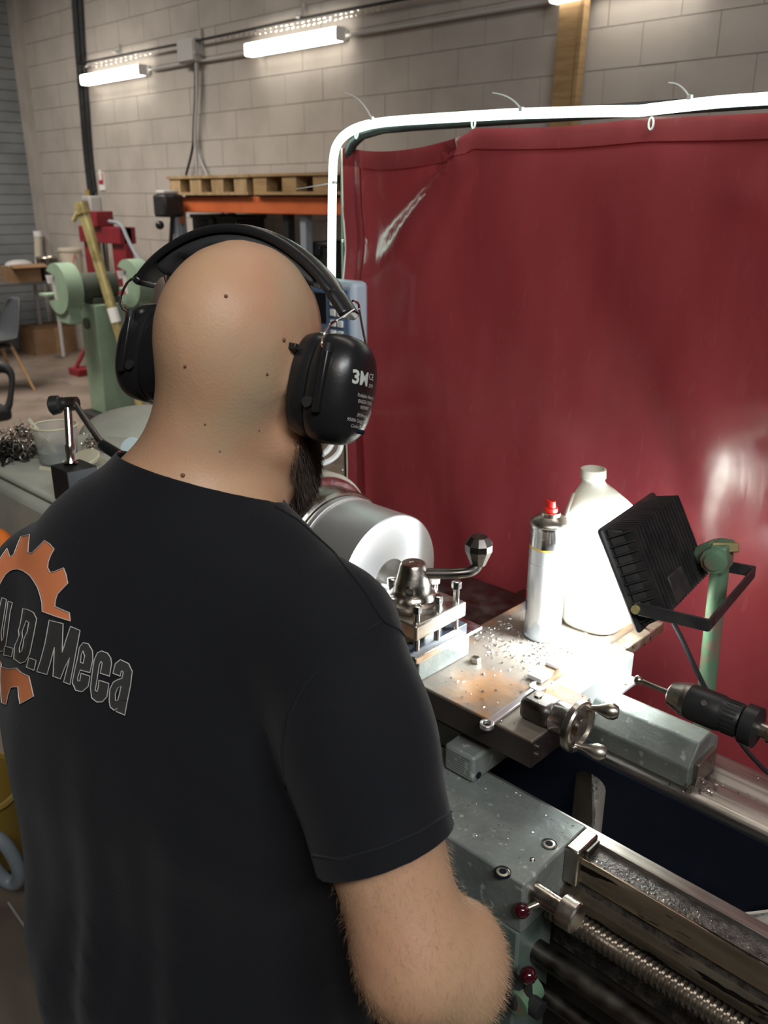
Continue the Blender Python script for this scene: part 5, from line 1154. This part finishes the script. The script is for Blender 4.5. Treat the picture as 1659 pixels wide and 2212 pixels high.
def rnd_sphere(c, s):
    def f():
        q = c()+Vector(rng.normal(size=3))*s; h, n, i, d = bB.find_nearest(q)
        if h is None or d > .05: return None, None
        return h, n
    return f
def beard_pt():
    a = rng.uniform(-1, 1); s_ = 1 if rng.random() < .8 else -1; t = abs(a)**.8
    return H_(s_*(.070-.040*t), .024+.080*t, -.040-.062*t-rng.uniform(-.02, .030))
strands('beard', 8000, rnd_sphere(beard_pt, .006), .015, .00030, 'beard', bB, (-hu2*.8+hf2*.25).normalized()*.8, .28, 'short dark beard along the jaw')
def arm_pt():
    t = rng.uniform(.45, 1.05); c_ = shR.lerp(elR, t); return c_+Vector(rng.normal(size=3))*.07
strands('arm_hair', 1500, rnd_sphere(arm_pt, .0), (.009), .00009, 'armhair', bB, armd*.6, .35, 'fine fair arm hair', accept=lambda p: (p-cuffC).dot(cn) > .004)
strands('arm_hair', 1300, rnd_sphere(lambda: elR+RT*.05+Vector(rng.normal(size=3))*.05, .0), .007, .00009, 'armhair', bB, (RT*.15+armd*.6), .35, None, accept=lambda p: (p-cuffC).dot(cn) > .004)
# watch strap at the wrist
wd_ = fR.normalized(); _, uu, ww = frame(wd_); wc = elR.lerp(wrR, .86)
for k in range(14):
    a = k*2*math.pi/14; c_ = wc+(uu*math.cos(a)+ww*math.sin(a))*.036; tg_ = (-uu*math.sin(a)+ww*math.cos(a)); obj('watch_link', B().obox(c_, tg_*.0070, wd_*.009, (c_-wc).normalized()*.002), M['steel'], pers, bev=.0006)
# ================================================================== EAR DEFENDERS
E_ = thing('ear_defenders', 'black ear defenders worn over the bald man\'s head with wire arms', 'ear defenders', em+hu2*-.06)
bf = hf2; CUPS = {}
def cup(s, c0, nm):
    out = hl*s; c0 = Vector(c0); upc = (hu2*.94-hf2*.05).normalized(); fwc = out.cross(upc); fwc = fwc if fwc.dot(hf2) > 0 else -fwc; fwc.normalize(); upc = (upc-out*upc.dot(out)).normalized()
    def ring(o, hw, hh, e=2.6, n=40, dz=0): 
        R = []
        for a, b_ in sup(hw*.90, hh*.965, e, n): R.append(c0+out*o+fwc*a+upc*(b_*(1.0 if b_ < 0 else 1.0)+dz))
        return R
    cu = obj('cushion', B().loft([ring(o, w, h, 2.5) for o, w, h in ((-.012, .026, .034), (-.018, .032, .042), (-.014, .038, .049), (-.004, .0405, .0515), (.004, .0385, .0495), (.005, .034, .045))]), M['blackp'], E_)
    body_ = obj('ear_cup', B().loft([ring(o, w, h, e, dz=dz) for o, w, h, e, dz in ((.004, .036, .047, 2.5, 0), (.006, .0405, .0525, 2.6, 0), (.012, .0415, .0535, 2.6, 0), (.026, .0400, .0525, 2.6, -.0005), (.036, .0370, .0495, 2.5, -.001), (.043, .0315, .043, 2.4, -.002), (.0475, .0235, .033, 2.3, -.002), (.0498, .013, .018, 2.2, -.002), (.0503, .003, .004, 2, -.002))]), M['blackp'], E_, sub=1)
    # rear rail that holds the wire
    rr0 = c0+out*.022-fwc*.0365
    obj('wire_slot', B().obox(rr0+upc*.004, out*.0035, upc*.028, fwc*.004), M['blackp'], body_, bev=.0015)
    obj('slot_collar', B().cyl(rr0+upc*.030, rr0+upc*.038, .0045, n=10), M['blackm'], body_)
    obj('pivot_boss', B().cyl(rr0-upc*.016-out*.010, rr0-upc*.016-out*.010-fwc*.003, .0050, n=14), M['blackm'], body_)
    obj('vent_clip', B().box(-.003, -.003, -.003, .003, .003, .003) if 0 else B().obox(c0-out*.014-fwc*.036+upc*.030, out*.004, upc*.003, fwc*.003), M['blackm'], body_, bev=.001)
    CUPS[s] = (c0, out, fwc, upc, rr0, body_)
cup(1, W(693, 835, d=.800), 'r'); cup(-1, W(360, 769, d=.885), 'l')
# headband through points of the photographed arc, given real width front to back
bp = [(284, 603, .872), (314, 560, .860), (356, 525, .848), (402, 499, .838), (455, 483, .828), (515, 482, .820), (572, 497, .815), (628, 529, .810), (678, 573, .806), (718, 624, .802), (750, 674, .798)]
P = [W(x, y, d=d) for x, y, d in bp]
for _ in range(2):
    Q = [P[0]]
    for i in range(len(P)-1): Q += [P[i].lerp(P[i+1], .25), P[i].lerp(P[i+1], .75)]
    P = Q+[P[-1]]
bc = H_(0, 0, .0); rows = []; pads = []; wv = (hf2*.93+hu2*.10).normalized()
m_n = len(P)
for i, p in enumerate(P):
    T = (P[min(i+1, m_n-1)]-P[max(i-1, 0)]).normalized(); o_ = T.cross(wv).normalized(); o_ = o_ if o_.dot(p-bc) > 0 else -o_
    t = i/(m_n-1); hw = .019 if .1 < t < .86 else .014; th_ = .0056
    c_ = p+wv*hw*.9-o_*.004
    rows.append([c_+wv*a*hw+o_*b_ for a, b_ in ((-1, -th_), (-1, .0012), (-.8, th_*.9), (0, th_*1.25), (.8, th_*.9), (1, .0012), (1, -th_), (0, -th_*.6))])
    if .13 < t < .82:
        pf = .0088+.0018*math.sin(t*46)+.0015*math.sin(t*21); pf *= min(1, (t-.12)/.03, (.83-t)/.03)
        cc = c_-o_*(th_+pf*.55); pads.append([cc+wv*a*hw*.86+o_*b_ for a, b_ in ((-1, -.2*pf), (-.95, pf*.6), (0, pf), (.95, pf*.6), (1, -.2*pf), (.75, -pf), (0, -pf*1.15), (-.75, -pf))])
obj('headband', B().loft(rows), M['blackp'], E_, sub=1); obj('headband_pad', B().loft(pads), M['rubber'], E_, sub=1)
for s, i0, i1 in ((1, int(m_n*.86), m_n), (-1, 0, int(m_n*.10))):
    rw = [[c+(q-c)*1.10 for q in r for c in [sum(r, Vector())/8]] for r in rows[i0:i1]]; obj('band_end', B().loft(rw), M['blackp'], E_, sub=1)
# wire arms
def wire(px, s, fr=0):
    c0, out, fwc, upc, rr0, bd_ = CUPS[s]
    end = rr0+upc*.034 if not fr else c0+out*.022+fwc*.042+upc*.034
    obj('wire_arm', B().tube([W(*q[:2], d=q[2]) for q in px]+[end, end-upc*.01], .0013, 8, sm=1), M['chrome'], E_)
wire([(765, 668, .80), (735, 688, .796), (712, 700, .793), (700, 722, .775), (694, 750, .762)], 1); wire([(762, 650, .83), (775, 655, .84), (776, 672, .845)], 1, 1)
wire([(300, 598, .868), (278, 605, .868), (262, 634, .868), (258, 664, .845)], -1); wire([(325, 582, .885), (342, 576, .89), (352, 586, .90)], -1, 1)
# printing on the right cup, raycast on to the shell
bC = bvh(CUPS[1][5]); 
cme = CUPS[1][5]
dg = bpy.context.evaluated_depsgraph_get(); ev = cme.evaluated_get(dg); em_ = ev.to_mesh(); bm = bmesh.new(); bm.from_mesh(em_); bmesh.ops.translate(bm, verts=bm.verts, vec=ORG[cme]); bC = BVHTree.FromBMesh(bm); bm.free()
c0, out, fwc, upc, rr0, bd_ = CUPS[1]
def cuptext(txt, xf, zu, size, bold=0):
    cu = bpy.data.curves.new('t', 'FONT'); cu.body = txt; cu.size = size; cu.align_x = 'CENTER'; cu.resolution_u = 2; cu.offset = bold
    to = bpy.data.objects.new('t', cu); COL.objects.link(to); dg = bpy.context.evaluated_depsgraph_get(); me = bpy.data.meshes.new_from_object(to.evaluated_get(dg)); bpy.data.objects.remove(to)
    bm = bmesh.new(); bm.from_mesh(me)
    for v in bm.verts:
        o_ = c0+fwc*(xf+v.co.x)+upc*(zu+v.co.y)+out*.12; h, n, i, d = bC.ray_cast(o_, -out); h = h if h else o_-out*.07; v.co = h+out*.0004-ORG[E_]
    me2 = bpy.data.meshes.new('lettering'); bm.to_mesh(me2); bm.free(); me2.materials.append(M['labelwhite']); o = bpy.data.objects.new('lettering', me2); COL.objects.link(o); o.parent = bd_; ORG[o] = ORG[E_]
cuptext('3M', -.014, .008, .0165, .0006); cuptext('CE', .002, .014, .008); cuptext('2797', .003, .007, .0045)
for k, s_ in enumerate(('Foldable Hearing', 'EN352-1:2002', '9059000', '3M France,', '95006 Cergy Pontoise', 'Cedex, France')): cuptext(s_, -.001, -.003-.0052*k-(.002 if k > 2 else 0), .0044)
obj('vent_hole', B().cyl(c0+out*.0530+fwc*.001-upc*.034, c0+out*.046+fwc*.001-upc*.034, .0022, n=10), M['pit'], bd_)
